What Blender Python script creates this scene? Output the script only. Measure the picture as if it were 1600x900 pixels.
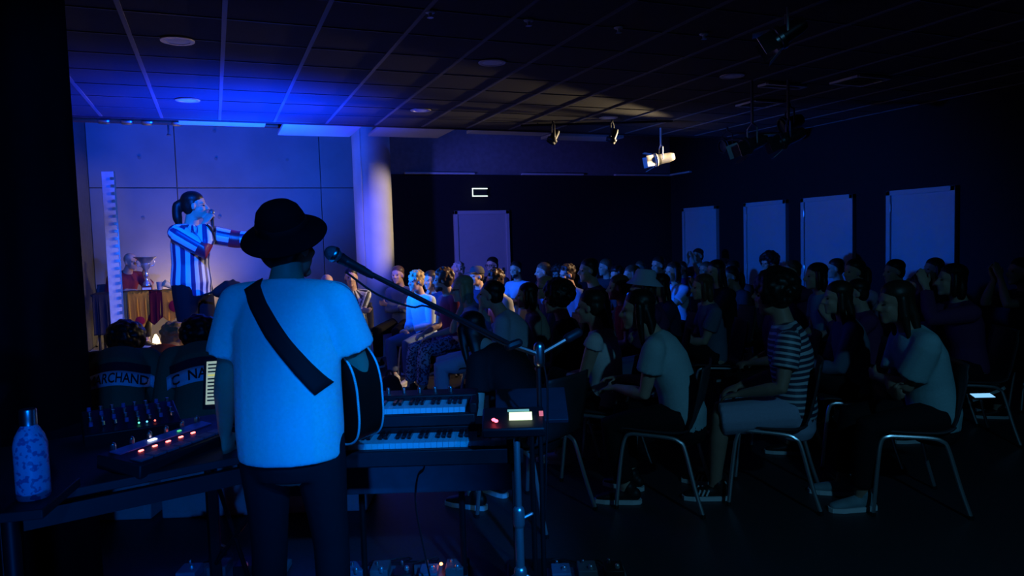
import bpy, bmesh, math, random
import numpy as np
from mathutils import Vector, Matrix, Euler, Quaternion
from mathutils.bvhtree import BVHTree
random.seed(7)
for o in list(bpy.data.objects): bpy.data.objects.remove(o)
S = bpy.context.scene
C = S.collection
PI = math.pi
V = Vector

# ------------------------------------------------------------------ camera
FPX, ROLL, YAW, PIT, EYE = 1130.0, 0.03, math.radians(22.2855), math.radians(3.6433), 1.56
cd = bpy.data.cameras.new('camera'); cam = bpy.data.objects.new('camera', cd); C.objects.link(cam)
cd.sensor_width = 36; cd.lens = FPX/1600*36; cd.clip_start = .05; cd.clip_end = 100
r_ = V((math.cos(YAW), -math.sin(YAW), 0))
f_ = V((math.sin(YAW)*math.cos(PIT), math.cos(YAW)*math.cos(PIT), -math.sin(PIT)))
u_ = r_.cross(f_)
rr = r_*math.cos(ROLL)-u_*math.sin(ROLL); uu = r_*math.sin(ROLL)+u_*math.cos(ROLL)
mw = Matrix((rr, uu, -f_)).transposed().to_4x4(); mw.translation = V((0, 0, EYE))
cam.matrix_world = mw
S.camera = cam

# ------------------------------------------------------------------ world, exposure
w = bpy.data.worlds.new('world'); S.world = w; w.use_nodes = True
bg = w.node_tree.nodes['Background']; bg.inputs[0].default_value = (.05, .15, 1, 1); bg.inputs[1].default_value = .0
S.view_settings.view_transform = 'Standard'; S.view_settings.look = 'None'
S.view_settings.exposure = 0; S.view_settings.gamma = 1
S.view_settings.use_curve_mapping = False

# ------------------------------------------------------------------ stage lights (fixtures around them are built further down)
def spot(name, loc, aim, color, power, size_deg, blend=.6, radius=.06):
    l = bpy.data.lights.new(name, 'SPOT'); l.color = color; l.energy = power
    l.spot_size = math.radians(size_deg); l.spot_blend = blend; l.shadow_soft_size = radius
    o = bpy.data.objects.new(name, l); C.objects.link(o); o.location = loc
    o.rotation_euler = (V(aim)-V(loc)).to_track_quat('-Z', 'Y').to_euler()
    return o
CYAN = (.0, .30, 1.0); BLUE = (.0, .045, 1.0); WARM = (1.0, .74, .42); VIOLET = (.24, .10, 1.0)
LAMPS = dict(
    front=((-.10, -.55, 2.72), (.05, 5.2, 1.05)),
    wash=((1.9, -.7, 2.72), (2.9, 3.3, .55)),
    uplight=((.62, 7.90, 1.72), (.55, 8.2, 3.05)),
    floor=((.62, 7.98, 1.66), (.32, 8.25, 3.05)),
    stage=((-.36, 3.95, 2.86), (-.32, 7.15, 1.62)),
    keys=((1.0, -.55, 2.72), (.82, 2.9, .75)),
    low=((-.35, .35, .30), (-.15, 4.6, .28)),
    key=((6.38, 8.10, 2.76), (-.3, 8.0, 1.35)),
    side=((5.46, 8.46, 2.58), (1.8, 9.85, 1.9)),
    rim=((6.05, 6.55, 2.76), (2.3, 7.9, 1.15)),
    band=((3.7, 9.35, 3.55), (3.2, 11.5, 3.0)),
)
spot('front_wash_beam', *LAMPS['front'], (.0, .17, 1), 200, 40, .5, .07)
spot('back_wash_beam', *LAMPS['wash'], (.10, .45, .80), 95, 66, .8, .07)
spot('key_beam', *LAMPS['key'], WARM, 850, 45, .7, .05)
spot('side_beam', *LAMPS['side'], WARM, 400, 27, .6, .05)
spot('key_leak', LAMPS['key'][0], (3.3, 6.9, 3.06), WARM, 380, 17, .8, .05)
spot('added_rim_beam', *LAMPS['rim'], (1, .66, .36), 640, 38, .7, .05)  # warm lamp added to edge the front row heads
spot('added_band_beam', *LAMPS['band'], (.03, .10, 1), 28, 120, .8, .05)  # hidden blue lamp added to brighten the upper rear wall
def bulb(name, loc, color, power, radius):
    l = bpy.data.lights.new(name, 'POINT'); l.color = color; l.energy = power; l.shadow_soft_size = radius
    o = bpy.data.objects.new(name, l); C.objects.link(o); o.location = loc; return o
bulb('blue_flood_spill', LAMPS['uplight'][0], (.0, .07, 1), 15, .07)
spot('wall_flood_beam', LAMPS['uplight'][0], (.1, 11.5, 3.35), (.0, .085, 1), 760, 84, .8, .07)  # extra beam at the flood's position, added to turn the wall blue
spot('door_flood_beam', LAMPS['uplight'][0], (4.3, 11.5, 1.75), (.09, .10, 1), 420, 44, .7, .07)  # another added beam, brightens the far door
spot('crowd_flood_beam', LAMPS['uplight'][0], (8, 8.5, .4), (.0, .12, 1), 780, 64, .7, .07)  # added beam for the front rows and side doors
spot('ceiling_uplight_beam', *LAMPS['floor'], (.0, .028, 1), 1280, 136, 1.0, .06)
spot('cone_lamp_beam', (-.45, 10.95, .58), (-.36, 11.5, 1.15), (1, .62, .25), 62, 96, .9, .06)
bulb('cone_lamp_light', (-.72, 10.55, .66), (1, .62, .25), 9, .06)
spot('added_stage_beam', *LAMPS['stage'], (.0, .10, 1), 1300, 30, .5, .05)  # lamp added out of view to turn the master of ceremonies blue
spot('added_keys_beam', *LAMPS['keys'], (.0, .22, 1), 470, 26, .6, .05)  # lamp added behind the camera to brighten the piano keys
spot('added_floor_beam', *LAMPS['low'], (.0, .16, 1), 75, 58, .6, .05)  # low lamp added out of view to reach the bench boxes

# ------------------------------------------------------------------ materials
MATS = {}
def mat(name, col, rough=.6, metal=0, var=.12, scale=14, bump=.0, emit=None, spec=.3):
    if name in MATS: return MATS[name]
    m = bpy.data.materials.new(name); m.use_nodes = True; MATS[name] = m
    nt = m.node_tree; b = nt.nodes['Principled BSDF']
    b.inputs['Roughness'].default_value = rough; b.inputs['Metallic'].default_value = metal
    b.inputs['Specular IOR Level'].default_value = spec
    tc = nt.nodes.new('ShaderNodeTexCoord'); nz = nt.nodes.new('ShaderNodeTexNoise')
    nz.inputs['Scale'].default_value = scale; nz.inputs['Detail'].default_value = 4
    nt.links.new(tc.outputs['Object'], nz.inputs['Vector'])
    rp = nt.nodes.new('ShaderNodeValToRGB')
    rp.color_ramp.elements[0].position = .3; rp.color_ramp.elements[1].position = .7
    rp.color_ramp.elements[0].color = tuple(c*(1-var) for c in col)+(1,)
    rp.color_ramp.elements[1].color = tuple(min(1, c*(1+var)) for c in col)+(1,)
    nt.links.new(nz.outputs['Fac'], rp.inputs['Fac']); nt.links.new(rp.outputs['Color'], b.inputs['Base Color'])
    if bump:
        bp = nt.nodes.new('ShaderNodeBump'); bp.inputs['Strength'].default_value = bump; bp.inputs['Distance'].default_value = .01
        nt.links.new(nz.outputs['Fac'], bp.inputs['Height']); nt.links.new(bp.outputs['Normal'], b.inputs['Normal'])
    if emit:
        b.inputs['Emission Color'].default_value = tuple(emit[0])+(1,); b.inputs['Emission Strength'].default_value = emit[1]
    return m
def stripe_mat(name, attr, c1, c2, period, duty=.5, band=None, rough=.55):
    """stripes driven by a per-vertex woven-direction attribute; band = (lo, hi, colour) along the sleeve"""
    if name in MATS: return MATS[name]
    m = bpy.data.materials.new(name); m.use_nodes = True; MATS[name] = m
    nt = m.node_tree; b = nt.nodes['Principled BSDF']; b.inputs['Roughness'].default_value = rough
    at = nt.nodes.new('ShaderNodeAttribute'); at.attribute_name = attr
    d = nt.nodes.new('ShaderNodeMath'); d.operation = 'DIVIDE'; d.inputs[1].default_value = period
    fr = nt.nodes.new('ShaderNodeMath'); fr.operation = 'FRACT'
    gt = nt.nodes.new('ShaderNodeMath'); gt.operation = 'GREATER_THAN'; gt.inputs[1].default_value = duty
    mx = nt.nodes.new('ShaderNodeMix'); mx.data_type = 'RGBA'
    mx.inputs['A'].default_value = c1+(1,); mx.inputs['B'].default_value = c2+(1,)
    nt.links.new(at.outputs['Fac'], d.inputs[0]); nt.links.new(d.outputs[0], fr.inputs[0]); nt.links.new(fr.outputs[0], gt.inputs[0])
    nt.links.new(gt.outputs[0], mx.inputs['Factor'])
    out = mx.outputs['Result']
    if band:
        a2 = nt.nodes.new('ShaderNodeAttribute'); a2.attribute_name = 'arm'
        g1 = nt.nodes.new('ShaderNodeMath'); g1.operation = 'GREATER_THAN'; g1.inputs[1].default_value = band[0]
        g2 = nt.nodes.new('ShaderNodeMath'); g2.operation = 'LESS_THAN'; g2.inputs[1].default_value = band[1]
        mu = nt.nodes.new('ShaderNodeMath'); mu.operation = 'MULTIPLY'
        nt.links.new(a2.outputs['Fac'], g1.inputs[0]); nt.links.new(a2.outputs['Fac'], g2.inputs[0])
        nt.links.new(g1.outputs[0], mu.inputs[0]); nt.links.new(g2.outputs[0], mu.inputs[1])
        m2 = nt.nodes.new('ShaderNodeMix'); m2.data_type = 'RGBA'; m2.inputs['B'].default_value = band[2]+(1,)
        nt.links.new(mu.outputs[0], m2.inputs['Factor']); nt.links.new(out, m2.inputs['A']); out = m2.outputs['Result']
    nt.links.new(out, b.inputs['Base Color'])
    return m
def spot_mat(name, base, blot, scale, thr=.5, rough=.4):
    if name in MATS: return MATS[name]
    m = mat(name, base, rough)
    nt = m.node_tree; b = nt.nodes['Principled BSDF']
    tc = nt.nodes.new('ShaderNodeTexCoord'); vo = nt.nodes.new('ShaderNodeTexNoise'); vo.inputs['Scale'].default_value = scale
    vo.inputs['Detail'].default_value = 1.5
    rp = nt.nodes.new('ShaderNodeValToRGB'); e = rp.color_ramp.elements
    e[0].position = thr-.02; e[1].position = thr+.02; e[0].color = base+(1,); e[1].color = blot+(1,)
    nt.links.new(tc.outputs['Object'], vo.inputs['Vector']); nt.links.new(vo.outputs['Fac'], rp.inputs['Fac'])
    nt.links.new(rp.outputs['Color'], b.inputs['Base Color'])
    return m
def glow(name, col, strength):
    return mat(name, tuple(.2*c for c in col), .4, emit=(col, strength))

BLACK = mat('black_paint', (.012, .012, .014), .55)
BLACKM = mat('black_metal', (.014, .014, .016), .5, .3)
BLACKP = mat('black_plastic', (.012, .012, .014), .5)
CHROME = mat('chrome', (.75, .75, .77), .32, .85, var=.03)
STEEL = mat('brushed_steel', (.55, .55, .57), .3, 1, var=.06)
WHITEP = mat('white_plastic', (.75, .75, .75), .4, var=.04)
WHITEB = mat('white_board', (.62, .62, .62), .6, var=.05)
DRAPE = mat('black_drape', (.006, .006, .008), .95, bump=.2, spec=.1)

# ------------------------------------------------------------------ mesh helpers
class MB:
    def __init__(s): s.v = []; s.f = []
    def add(s, vs, fs):
        n = len(s.v); s.v += [tuple(v) for v in vs]; s.f += [tuple(i+n for i in f) for f in fs]; return s
    def box(s, c, d, rot=None, M=None):
        x, y, z = d[0]/2, d[1]/2, d[2]/2
        vs = [V((a*x, b*y, e*z)) for a in (-1, 1) for b in (-1, 1) for e in (-1, 1)]
        if rot: R = Euler(rot).to_matrix(); vs = [R@v for v in vs]
        vs = [v+V(c) for v in vs]
        if M: vs = [M@v for v in vs]
        return s.add(vs, [(0, 1, 3, 2), (4, 6, 7, 5), (0, 4, 5, 1), (2, 3, 7, 6), (0, 2, 6, 4), (1, 5, 7, 3)])
    def ell(s, c, r, M=None, n=12, m=8):
        if not hasattr(r, '__len__'): r = (r, r, r)
        vs = [V((0, 0, r[2]))]
        for i in range(1, m):
            a = PI*i/m
            for j in range(n):
                b = 2*PI*j/n
                vs.append(V((r[0]*math.sin(a)*math.cos(b), r[1]*math.sin(a)*math.sin(b), r[2]*math.cos(a))))
        vs.append(V((0, 0, -r[2])))
        fs = [(0, 1+j, 1+(j+1) % n) for j in range(n)]
        for i in range(m-2):
            for j in range(n):
                a = 1+i*n+j; b = 1+i*n+(j+1) % n
                fs.append((a, a+n, b+n, b))
        k = 1+(m-2)*n; e = len(vs)-1
        fs += [(k+j, e, k+(j+1) % n) for j in range(n)]
        vs = [v+V(c) for v in vs]
        if M: vs = [M@v for v in vs]
        return s.add(vs, fs)
    def tube(s, pts, rad, seg=10, lat=None, cap=True, M=None):
        """sweep; a radius may be (a, b): a along the lateral axis lat, b across it. Ends rounded."""
        P = [V(p) for p in pts]; n = len(P)
        Rd = [(r if hasattr(r, '__len__') else (r, r)) for r in (rad if hasattr(rad, '__len__') else [rad]*n)]
        T = []
        for i in range(n):
            t = P[min(i+1, n-1)]-P[max(i-1, 0)]
            T.append(t.normalized() if t.length > 1e-9 else V((0, 0, 1)))
        rings = []
        L = V(lat) if lat is not None else (V((0, 1, 0)) if abs(T[0].y) < .9 else V((1, 0, 0)))
        fr = []
        for i in range(n):
            l = (L-T[i]*L.dot(T[i]))
            if l.length < 1e-4: l = T[i].orthogonal()
            l.normalize(); fr.append((l, T[i].cross(l)))
            if lat is None: L = l
        def ring(p, i, k): 
            a, b = Rd[i]
            return [p+fr[i][0]*(a*k*math.cos(2*PI*j/seg))+fr[i][1]*(b*k*math.sin(2*PI*j/seg)) for j in range(seg)]
        if cap:
            for q in (75, 50, 25):
                q = math.radians(q); rings.append(ring(P[0]-T[0]*(min(Rd[0])*math.sin(q)), 0, math.cos(q)))
        for i in range(n): rings.append(ring(P[i], i, 1))
        if cap:
            for q in (25, 50, 75):
                q = math.radians(q); rings.append(ring(P[-1]+T[-1]*(min(Rd[-1])*math.sin(q)), n-1, math.cos(q)))
        vs = [v for r in rings for v in r]; fs = []
        for i in range(len(rings)-1):
            for j in range(seg):
                a = i*seg+j; b = i*seg+(j+1) % seg
                fs.append((a, b, b+seg, a+seg))
        fs.append(tuple(range(seg))[::-1]); k = (len(rings)-1)*seg; fs.append(tuple(range(k, k+seg)))
        if M: vs = [M@v for v in vs]
        return s.add(vs, fs)
    def lathe(s, prof, seg=24, M=None):
        vs = []; fs = []; n = len(prof)
        for (r, z) in prof:
            for j in range(seg):
                a = 2*PI*j/seg; vs.append(V((r*math.cos(a), r*math.sin(a), z)))
        for i in range(n-1):
            for j in range(seg):
                a = i*seg+j; b = i*seg+(j+1) % seg; fs.append((a, b, b+seg, a+seg))
        fs.append(tuple(range(seg))[::-1]); fs.append(tuple(range((n-1)*seg, n*seg)))
        if M: vs = [M@v for v in vs]
        return s.add(vs, fs)
    def prism(s, poly, z0, z1, M=None):
        n = len(poly)
        vs = [V((x, y, z0)) for x, y in poly]+[V((x, y, z1)) for x, y in poly]
        fs = [tuple(range(n))[::-1], tuple(range(n, 2*n))]+[(i, (i+1) % n, n+(i+1) % n, n+i) for i in range(n)]
        if M: vs = [M@v for v in vs]
        return s.add(vs, fs)
    def mesh(s, name, smooth=False):
        me = bpy.data.meshes.new(name); me.from_pydata(s.v, [], s.f); me.update()
        bm = bmesh.new(); bm.from_mesh(me); bmesh.ops.recalc_face_normals(bm, faces=bm.faces); bm.to_mesh(me); bm.free()
        if smooth:
            me.polygons.foreach_set('use_smooth', [True]*len(me.polygons))
            try: me.set_sharp_from_angle(angle=math.radians(40))
            except Exception: pass
        return me
    def build(s, name, m, parent=None, smooth=True, bevel=0):
        o = link(name, s.mesh(name, smooth), m, parent)
        if bevel:
            md = o.modifiers.new('edge', 'BEVEL'); md.width = bevel; md.segments = 2; md.limit_method = 'ANGLE'
        return o
def link(name, me, m=None, parent=None):
    o = bpy.data.objects.new(name, me); C.objects.link(o)
    if m is not None:
        if not me.materials: me.materials.append(m)
        if me.materials[0] != m:
            o.material_slots[0].link = 'OBJECT'; o.material_slots[0].material = m
    if parent: o.parent = parent
    return o
def tag(o, label, cat, group=None, kind=None):
    o['label'] = label; o['category'] = cat
    if group: o['group'] = group
    if kind: o['kind'] = kind
    return o
def thing(name, label, cat, loc=(0, 0, 0), rz=0, group=None, scale=1):
    o = bpy.data.objects.new(name, None); C.objects.link(o); o.empty_display_size = .1
    o.location = loc; o.rotation_euler = (0, 0, rz); o.scale = (scale,)*3
    return tag(o, label, cat, group)
def struct(o, label=None):
    o['kind'] = 'structure'
    if label: o['label'] = label
    return o
def remesh(mb, voxel, smooth=6, name='m', noise=0):
    me = bpy.data.meshes.new('t'); me.from_pydata(mb.v, [], mb.f); me.update()
    bm = bmesh.new(); bm.from_mesh(me); bmesh.ops.recalc_face_normals(bm, faces=bm.faces); bm.to_mesh(me); bm.free()
    o = bpy.data.objects.new('t', me); C.objects.link(o)
    r = o.modifiers.new('r', 'REMESH'); r.mode = 'VOXEL'; r.voxel_size = voxel; r.adaptivity = 0
    if smooth:
        q = o.modifiers.new('s', 'SMOOTH'); q.factor = .5; q.iterations = smooth
    dg = bpy.context.evaluated_depsgraph_get()
    out = bpy.data.meshes.new_from_object(o.evaluated_get(dg)); out.name = name
    bpy.data.objects.remove(o); bpy.data.meshes.remove(me)
    out.polygons.foreach_set('use_smooth', [True]*len(out.polygons)); out.materials.clear()
    return out
def T(x, y, z): return Matrix.Translation((x, y, z))
def RZ(a): return Matrix.Rotation(a, 4, 'Z')
def RX(a): return Matrix.Rotation(a, 4, 'X')
def RY(a): return Matrix.Rotation(a, 4, 'Y')
def bez(pts, n=8):
    """Catmull-Rom through points"""
    P = [V(p) for p in pts]; P = [P[0]*2-P[1]]+P+[P[-1]*2-P[-2]]; out = []
    for i in range(1, len(P)-2):
        for k in range(n):
            t = k/n
            out.append(.5*((2*P[i])+(P[i+1]-P[i-1])*t+(2*P[i-1]-5*P[i]+4*P[i+1]-P[i+2])*t*t+(-P[i-1]+3*P[i]-3*P[i+1]+P[i+2])*t**3))
    return out+[P[-2]]

# ------------------------------------------------------------------ room
XL, XR, YB, ZC = -1.55, 8.0, 11.5, 3.05
STZ = .33
FLOORM = mat('dark_floor', (.035, .035, .04), .5, bump=.05, scale=40)
CONC = None
def concrete():
    m = mat('concrete', (.25, .25, .26), .85, var=.12, scale=1.6, bump=.08)
    nt = m.node_tree
    return m
CONC = concrete()
struct(MB().box((3.2, 5, -.05), (13, 17, .1)).build('floor', FLOORM, smooth=False))
wl = struct(MB().box((XL-.1, 7.2, 1.9), (.2, 8.8, 3.9)).build('wall_left', mat('grey_render', (.09, .09, .095), .9), smooth=False))
# concrete back wall: cast bays, each its own piece, with recessed joints
wb = struct(MB().box((.4, YB+.16, 2.0), (4.1, .2, 4.1)).build('wall_back', mat('joint_grey', (.17, .17, .175), .9), smooth=False))  # darker grey backing that shows in the joints
xs = [XL, -.44, 1.58, 2.45]; zs = [.0, 2.48, 4.05]
for i in range(3):
    for k in range(2):
        a, b, c, d = xs[i]+.005, xs[i+1]-.005, zs[k]+.005, zs[k+1]-.005
        MB().box(((a+b)/2, YB+.03+.004*((i+k) % 2), (c+d)/2), (b-a, .06, d-c)).build('concrete_panel', CONC, wb, smooth=False, bevel=.006)
for (px, pz) in [(-.9, 2.9), (.1, 2.9), (1.1, 2.9), (-.9, 2.05), (.1, 2.05), (1.1, 2.05), (.1, 3.3)]:
    MB().lathe([(.02, 0), (.024, .004), (.012, .005)], 12, T(px, YB-.002, pz)@RX(PI/2)).build('tie_hole_plug', mat('plug', (.2, .2, .2), .9), wb)
# wall beyond the column: painted upper band, black lower part with door and light ledge strips
wr = struct(MB().box((5.3, YB+.12, 3.35), (5.8, .2, 1.3)).build('wall_rear', mat('upper_paint', (.2, .2, .21), .85), smooth=False))
MB().box((5.3, YB+.10, 1.35), (5.8, .2, 2.7)).build('dark_wainscot', mat('black_wall', (.011, .011, .013), .8), wr, smooth=False)
for a, b in [(2.9, 4.08), (4.95, 6.13), (6.78, 8.0)]:
    MB().box(((a+b)/2, YB-.02, 2.715), (b-a, .08, .03)).build('ledge_strip', WHITEB, wr, bevel=.004)
wR = struct(MB().box((XR+.1, 4.4, 1.9), (.2, 14.4, 3.9)).build('wall_right', mat('black_wall2', (.008, .008, .01), .85), smooth=False))
MB().box((XR-.03, 11.15, 2.72), (.06, .6, .03)).build('ledge_strip', WHITEB, wR, bevel=.004)
struct(MB().box((3.2, -3.4, 1.9), (13, .2, 3.9)).build('wall_front', mat('black_wall2', (.01, .01, .01), .85), smooth=False))
DOORM = mat('door_white', (.44, .44, .46), .5, var=.03)
FRAMEM = mat('door_frame_paint', (.50, .50, .52), .45, var=.03)
def door(n, M, wdt, h, glassy=False, m=DOORM):
    d = MB().box((0, -.02, h/2), (wdt-.12, .04, h-.06), M=M).build('door_%d' % n, m, smooth=False, bevel=.004); struct(d)
    fr = MB()
    for sx in (-1, 1): fr.box((sx*(wdt/2-.03), -.03, h/2), (.06, .07, h), M=M)
    fr.box((0, -.03, h-.03), (wdt, .07, .06), M=M); fr.build('door_frame', FRAMEM if not glassy else m, d, smooth=False, bevel=.004)
    hd = MB(); hd.box((wdt/2-.13, -.045, 1.05), (.04, .012, .16), M=M); hd.tube([(wdt/2-.13, -.05, 1.08), (wdt/2-.13, -.09, 1.08), (wdt/2-.24, -.09, 1.08)], .009, 8, M=M)
    hd.build('door_handle', STEEL, d)
    hg = MB()
    for z in (.3, 1.0, 1.8): hg.tube([(-wdt/2+.06, -.055, z), (-wdt/2+.06, -.055, z+.09)], .008, 8, M=M)
    hg.build('hinge', STEEL, d)
    return d
door(1, T(4.187, YB, 0), .98, 2.1)
for i, (ya, yb) in enumerate([(11.08, 10.11), (9.42, 8.49), (8.19, 7.26), (6.74, 5.81)]):
    door(2+i, T(XR, (ya+yb)/2, 0)@RZ(-PI/2), abs(ya-yb), 2.06+.01*(3-i)*.5, True)
# column
col = struct(MB().lathe([(.265, 0), (.265, 3.9)], 40, T(2.13, 10.3, 0)).build('column', mat('pale_concrete', (.62, .61, .59), .75, var=.05, scale=5, bump=.1)))
MB().tube([(2.13-.19, 10.3-.20, .1), (2.13-.19, 10.3-.20, 3.8)], .006, 6).build('cast_seam', mat('pale_concrete', (.6, .6, .6)), col)
# ceiling: suspended tiles in a tee grid, each tile an object
cl = struct(MB().box((3.2, 2.75, ZC+.16), (13, 12.5, .2)).build('ceiling', BLACK, smooth=False))
tileM = mat('ceiling_tile', (.07, .07, .073), .9, scale=60, var=.08, bump=.05)
TX, TY = .595, .555
gx = [-2.25+.0+TX*k for k in range(18)]; gx = [-.455-TX*3+TX*k for k in range(18)]
gy = [8.98-TY*k for k in range(13)]
tme = MB().box((0, 0, 0), (TX-.02, TY-.012, .02)).mesh('ceiling_tile')
for i in range(17):
    for j in range(12):
        t = link('ceiling_tile', tme, tileM, cl); t.location = (gx[i]+TX/2, gy[j]-TY/2, ZC+.012+.0015*random.random())
teeM = mat('tee_paint', (.17, .17, .175), .5, var=.03)
meL = MB().box((0, 0, 0), (.030, gy[0]-gy[-1], .012)).mesh('main_tee'); meX = MB().box((0, 0, 0), (gx[-1]-gx[0], .011, .008)).mesh('cross_tee')
for x in gx: link('main_tee', meL, teeM, cl).location = (x, (gy[0]+gy[-1])/2, ZC)
for y in gy: link('cross_tee', meX, mat('tee_paint_dim', (.13, .13, .135), .5), cl).location = ((gx[0]+gx[-1])/2, y, ZC+.001)
MB().box(((gx[0]+gx[-1])/2, 9.0, ZC+.10), (gx[-1]-gx[0], .03, .24)).build('edge_upstand', mat('tee_dark', (.05, .05, .055), .6), cl, smooth=False)
struct(MB().box((3.2, 10.4, 4.0), (13, 2.9, .1)).build('ceiling_upper', mat('dark_soffit', (.03, .03, .032), .9), smooth=False))
# hanging acoustic panels past the ceiling edge
acM = mat('acoustic_felt', (.70, .70, .70), .9, bump=.06, scale=80, var=.03)
for n, (x0, x1, y0, y1, z) in enumerate([(-.30, .66, 9.06, 9.55, 3.07), (.86, 1.80, 9.10, 10.1, 3.06), (2.02, 3.0, 9.10, 9.92, 3.05), (3.27, 4.4, 9.10, 9.45, 3.05), (4.45, 5.6, 9.20, 9.6, 3.02)]):
    t = thing('hanging_sound_absorber', ['short white acoustic panel hung over the stage by the red pipe', 'larger white acoustic panel hung left of the column top', 'white acoustic panel hung just right of the column top', 'thin white acoustic panel above the exit door', 'white acoustic panel furthest right under the ceiling edge'][n], 'panel', ((x0+x1)/2, (y0+y1)/2, z), 0, 'acoustic panels past the ceiling edge')
    MB().box((0, 0, .02), (x1-x0, y1-y0, .04)).build('panel_board', acM, t, bevel=.004)
    for sx in (-1, 1): MB().tube([(sx*(x1-x0)*.4, 0, .04), (sx*(x1-x0)*.4, 0, .88)], .002, 6).build('hanging_wire', STEEL, t)
p = thing('sprinkler_pipe', 'dark red pipe with brass fittings running above the stage', 'pipe', (0, 10.2, 3.20))
MB().tube([(-1.5, 0, 0), (1.75, 0, 0)], .035, 10).build('pipe_run', mat('red_pipe', (.28, .06, .04), .4), p)
for x in (-1.2, -.95, -.72, -.38):
    MB().tube([(x, 0, 0), (x+.07, 0, 0)], .05, 10).build('pipe_coupling', STEEL, p)
MB().tube([(-.45, 0, 0), (-.45, 0, -.14)], .012, 8).build('sprinkler_drop', STEEL, p)
MB().lathe([(.01, -.17), (.03, -.165), (.01, -.14)], 10, T(-.45, 0, 0)).build('sprinkler_head', STEEL, p)
# downlights
for n, (x, y) in enumerate([(-.16, 5.69), (-.16, 7.87), (2.21, 5.68), (2.2, 7.88), (4.56, 5.55), (4.56, 7.84)]):
    t = thing('downlight', ['unlit round downlight nearest above the stage', 'unlit round downlight at the stage end of the ceiling', 'unlit round downlight over the front audience rows', 'unlit small downlight near the top of the column', 'unlit downlight in the dark part of the ceiling', 'unlit downlight in the warm streak of ceiling light'][n], 'downlight', (x, y, ZC-.004), 0, 'round recessed ceiling downlights')
    MB().lathe([(.115, 0), (.112, -.006), (.085, -.006), (.085, 0)], 28).build('bezel', mat('bezel_metal', (.6, .55, .5), .35, .3), t)
    MB().lathe([(.086, -.003), (.03, -.007), (.002, -.0075)], 28).build('diffuser', mat('frosted_glass', (.80, .82, .84), .35, var=.02), t)
for n, (x, y) in enumerate([(1.36, 4.56), (2.04, 4.54), (2.72, 4.51), (3.42, 4.47)]):
    t = thing('ceiling_sprinkler', ['first', 'second', 'third', 'fourth'][n]+' ceiling sprinkler head from the stage side at top edge', 'sprinkler', (x, y, ZC-.004), 0, 'ceiling sprinklers')
    MB().lathe([(.035, 0), (.03, -.008), (.012, -.01), (.010, -.035)], 14).build('rose', WHITEP, t)
    MB().lathe([(.012, -.04), (.022, -.038), (.012, -.034)], 12).build('deflector', CHROME, t)
for n, (x, y, sx, sy, a) in enumerate([(5.95, 5.35, .42, .34, 0), (5.80, 6.6, .40, .30, 0), (5.35, 5.75, .5, .12, 0)]):
    t = thing('air_vent', ['square ceiling air vent far right catching blue light', 'ceiling air vent left of the square vent', 'thin slot air vent beside the square vent'][n], 'vent', (x, y, ZC-.006), a, 'ceiling air vents')
    fr = MB()
    for q in (-1, 1): fr.box((q*sx/2, 0, -.01), (.03, sy, .02)); fr.box((0, q*sy/2, -.01), (sx, .03, .02))
    fr.build('vent_frame', WHITEP, t, bevel=.003)
    k = max(2, int(sy/.05))
    for q in range(k): MB().box((0, -sy/2+(q+.5)*sy/k, -.012), (sx-.03, .035, .004), rot=(.5, 0, 0)).build('vent_slat', WHITEP, t)
# left black curtain with folds
cu = thing('stage_curtain', 'tall black stage curtain hanging at the left edge', 'curtain', (0, 0, 0))
mb = MB(); n = 60; vs = []; fs = []
for k, z in enumerate((0.02, 3.03)):
    for i in range(n+1):
        s = i/n; x = -3.2+s*(3.2-.555); y = 3.72+.05*math.sin(s*52)+.02*math.sin(s*31)
        vs.append((x, y, z))
fs = [(i, i+1, n+2+i, n+1+i) for i in range(n)]
mb.add(vs, fs); o = mb.build('drape_cloth', DRAPE, cu); md = o.modifiers.new('t', 'SOLIDIFY'); md.thickness = .012
MB().tube([(-3.2, 3.72, 3.035), (-.56, 3.72, 3.035)], .012, 8).build('curtain_rail', BLACKM, cu)
# stage platform
st = thing('stage_platform', 'low grey stage platform in front of the concrete wall', 'stage', (0, 0, 0))
stM = mat('stage_boards', (.33, .33, .34), .6, scale=6)
for i in range(3):
    for j in range(3):
        a = XL+.02+i*.87; b = a+.86; c = 6.1+j*1.78; d = c+1.77
        MB().box(((a+b)/2, (c+d)/2, STZ-.02), (b-a, d-c, .04)).build('deck_panel', stM, st, smooth=False, bevel=.004)
MB().box((XL+1.32, 6.12, .145), (2.56, .03, .29)).build('fascia', BLACK, st, smooth=False)
MB().box((XL+2.60, 8.75, .145), (.03, 5.2, .29)).build('side_fascia', BLACK, st, smooth=False)
for a in (XL+.1, XL+1.3, XL+2.5):
    for y in (6.3, 8.7, 11.2): MB().box((a, y, .145), (.06, .06, .29)).build('deck_leg', BLACKM, st, smooth=False)

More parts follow.
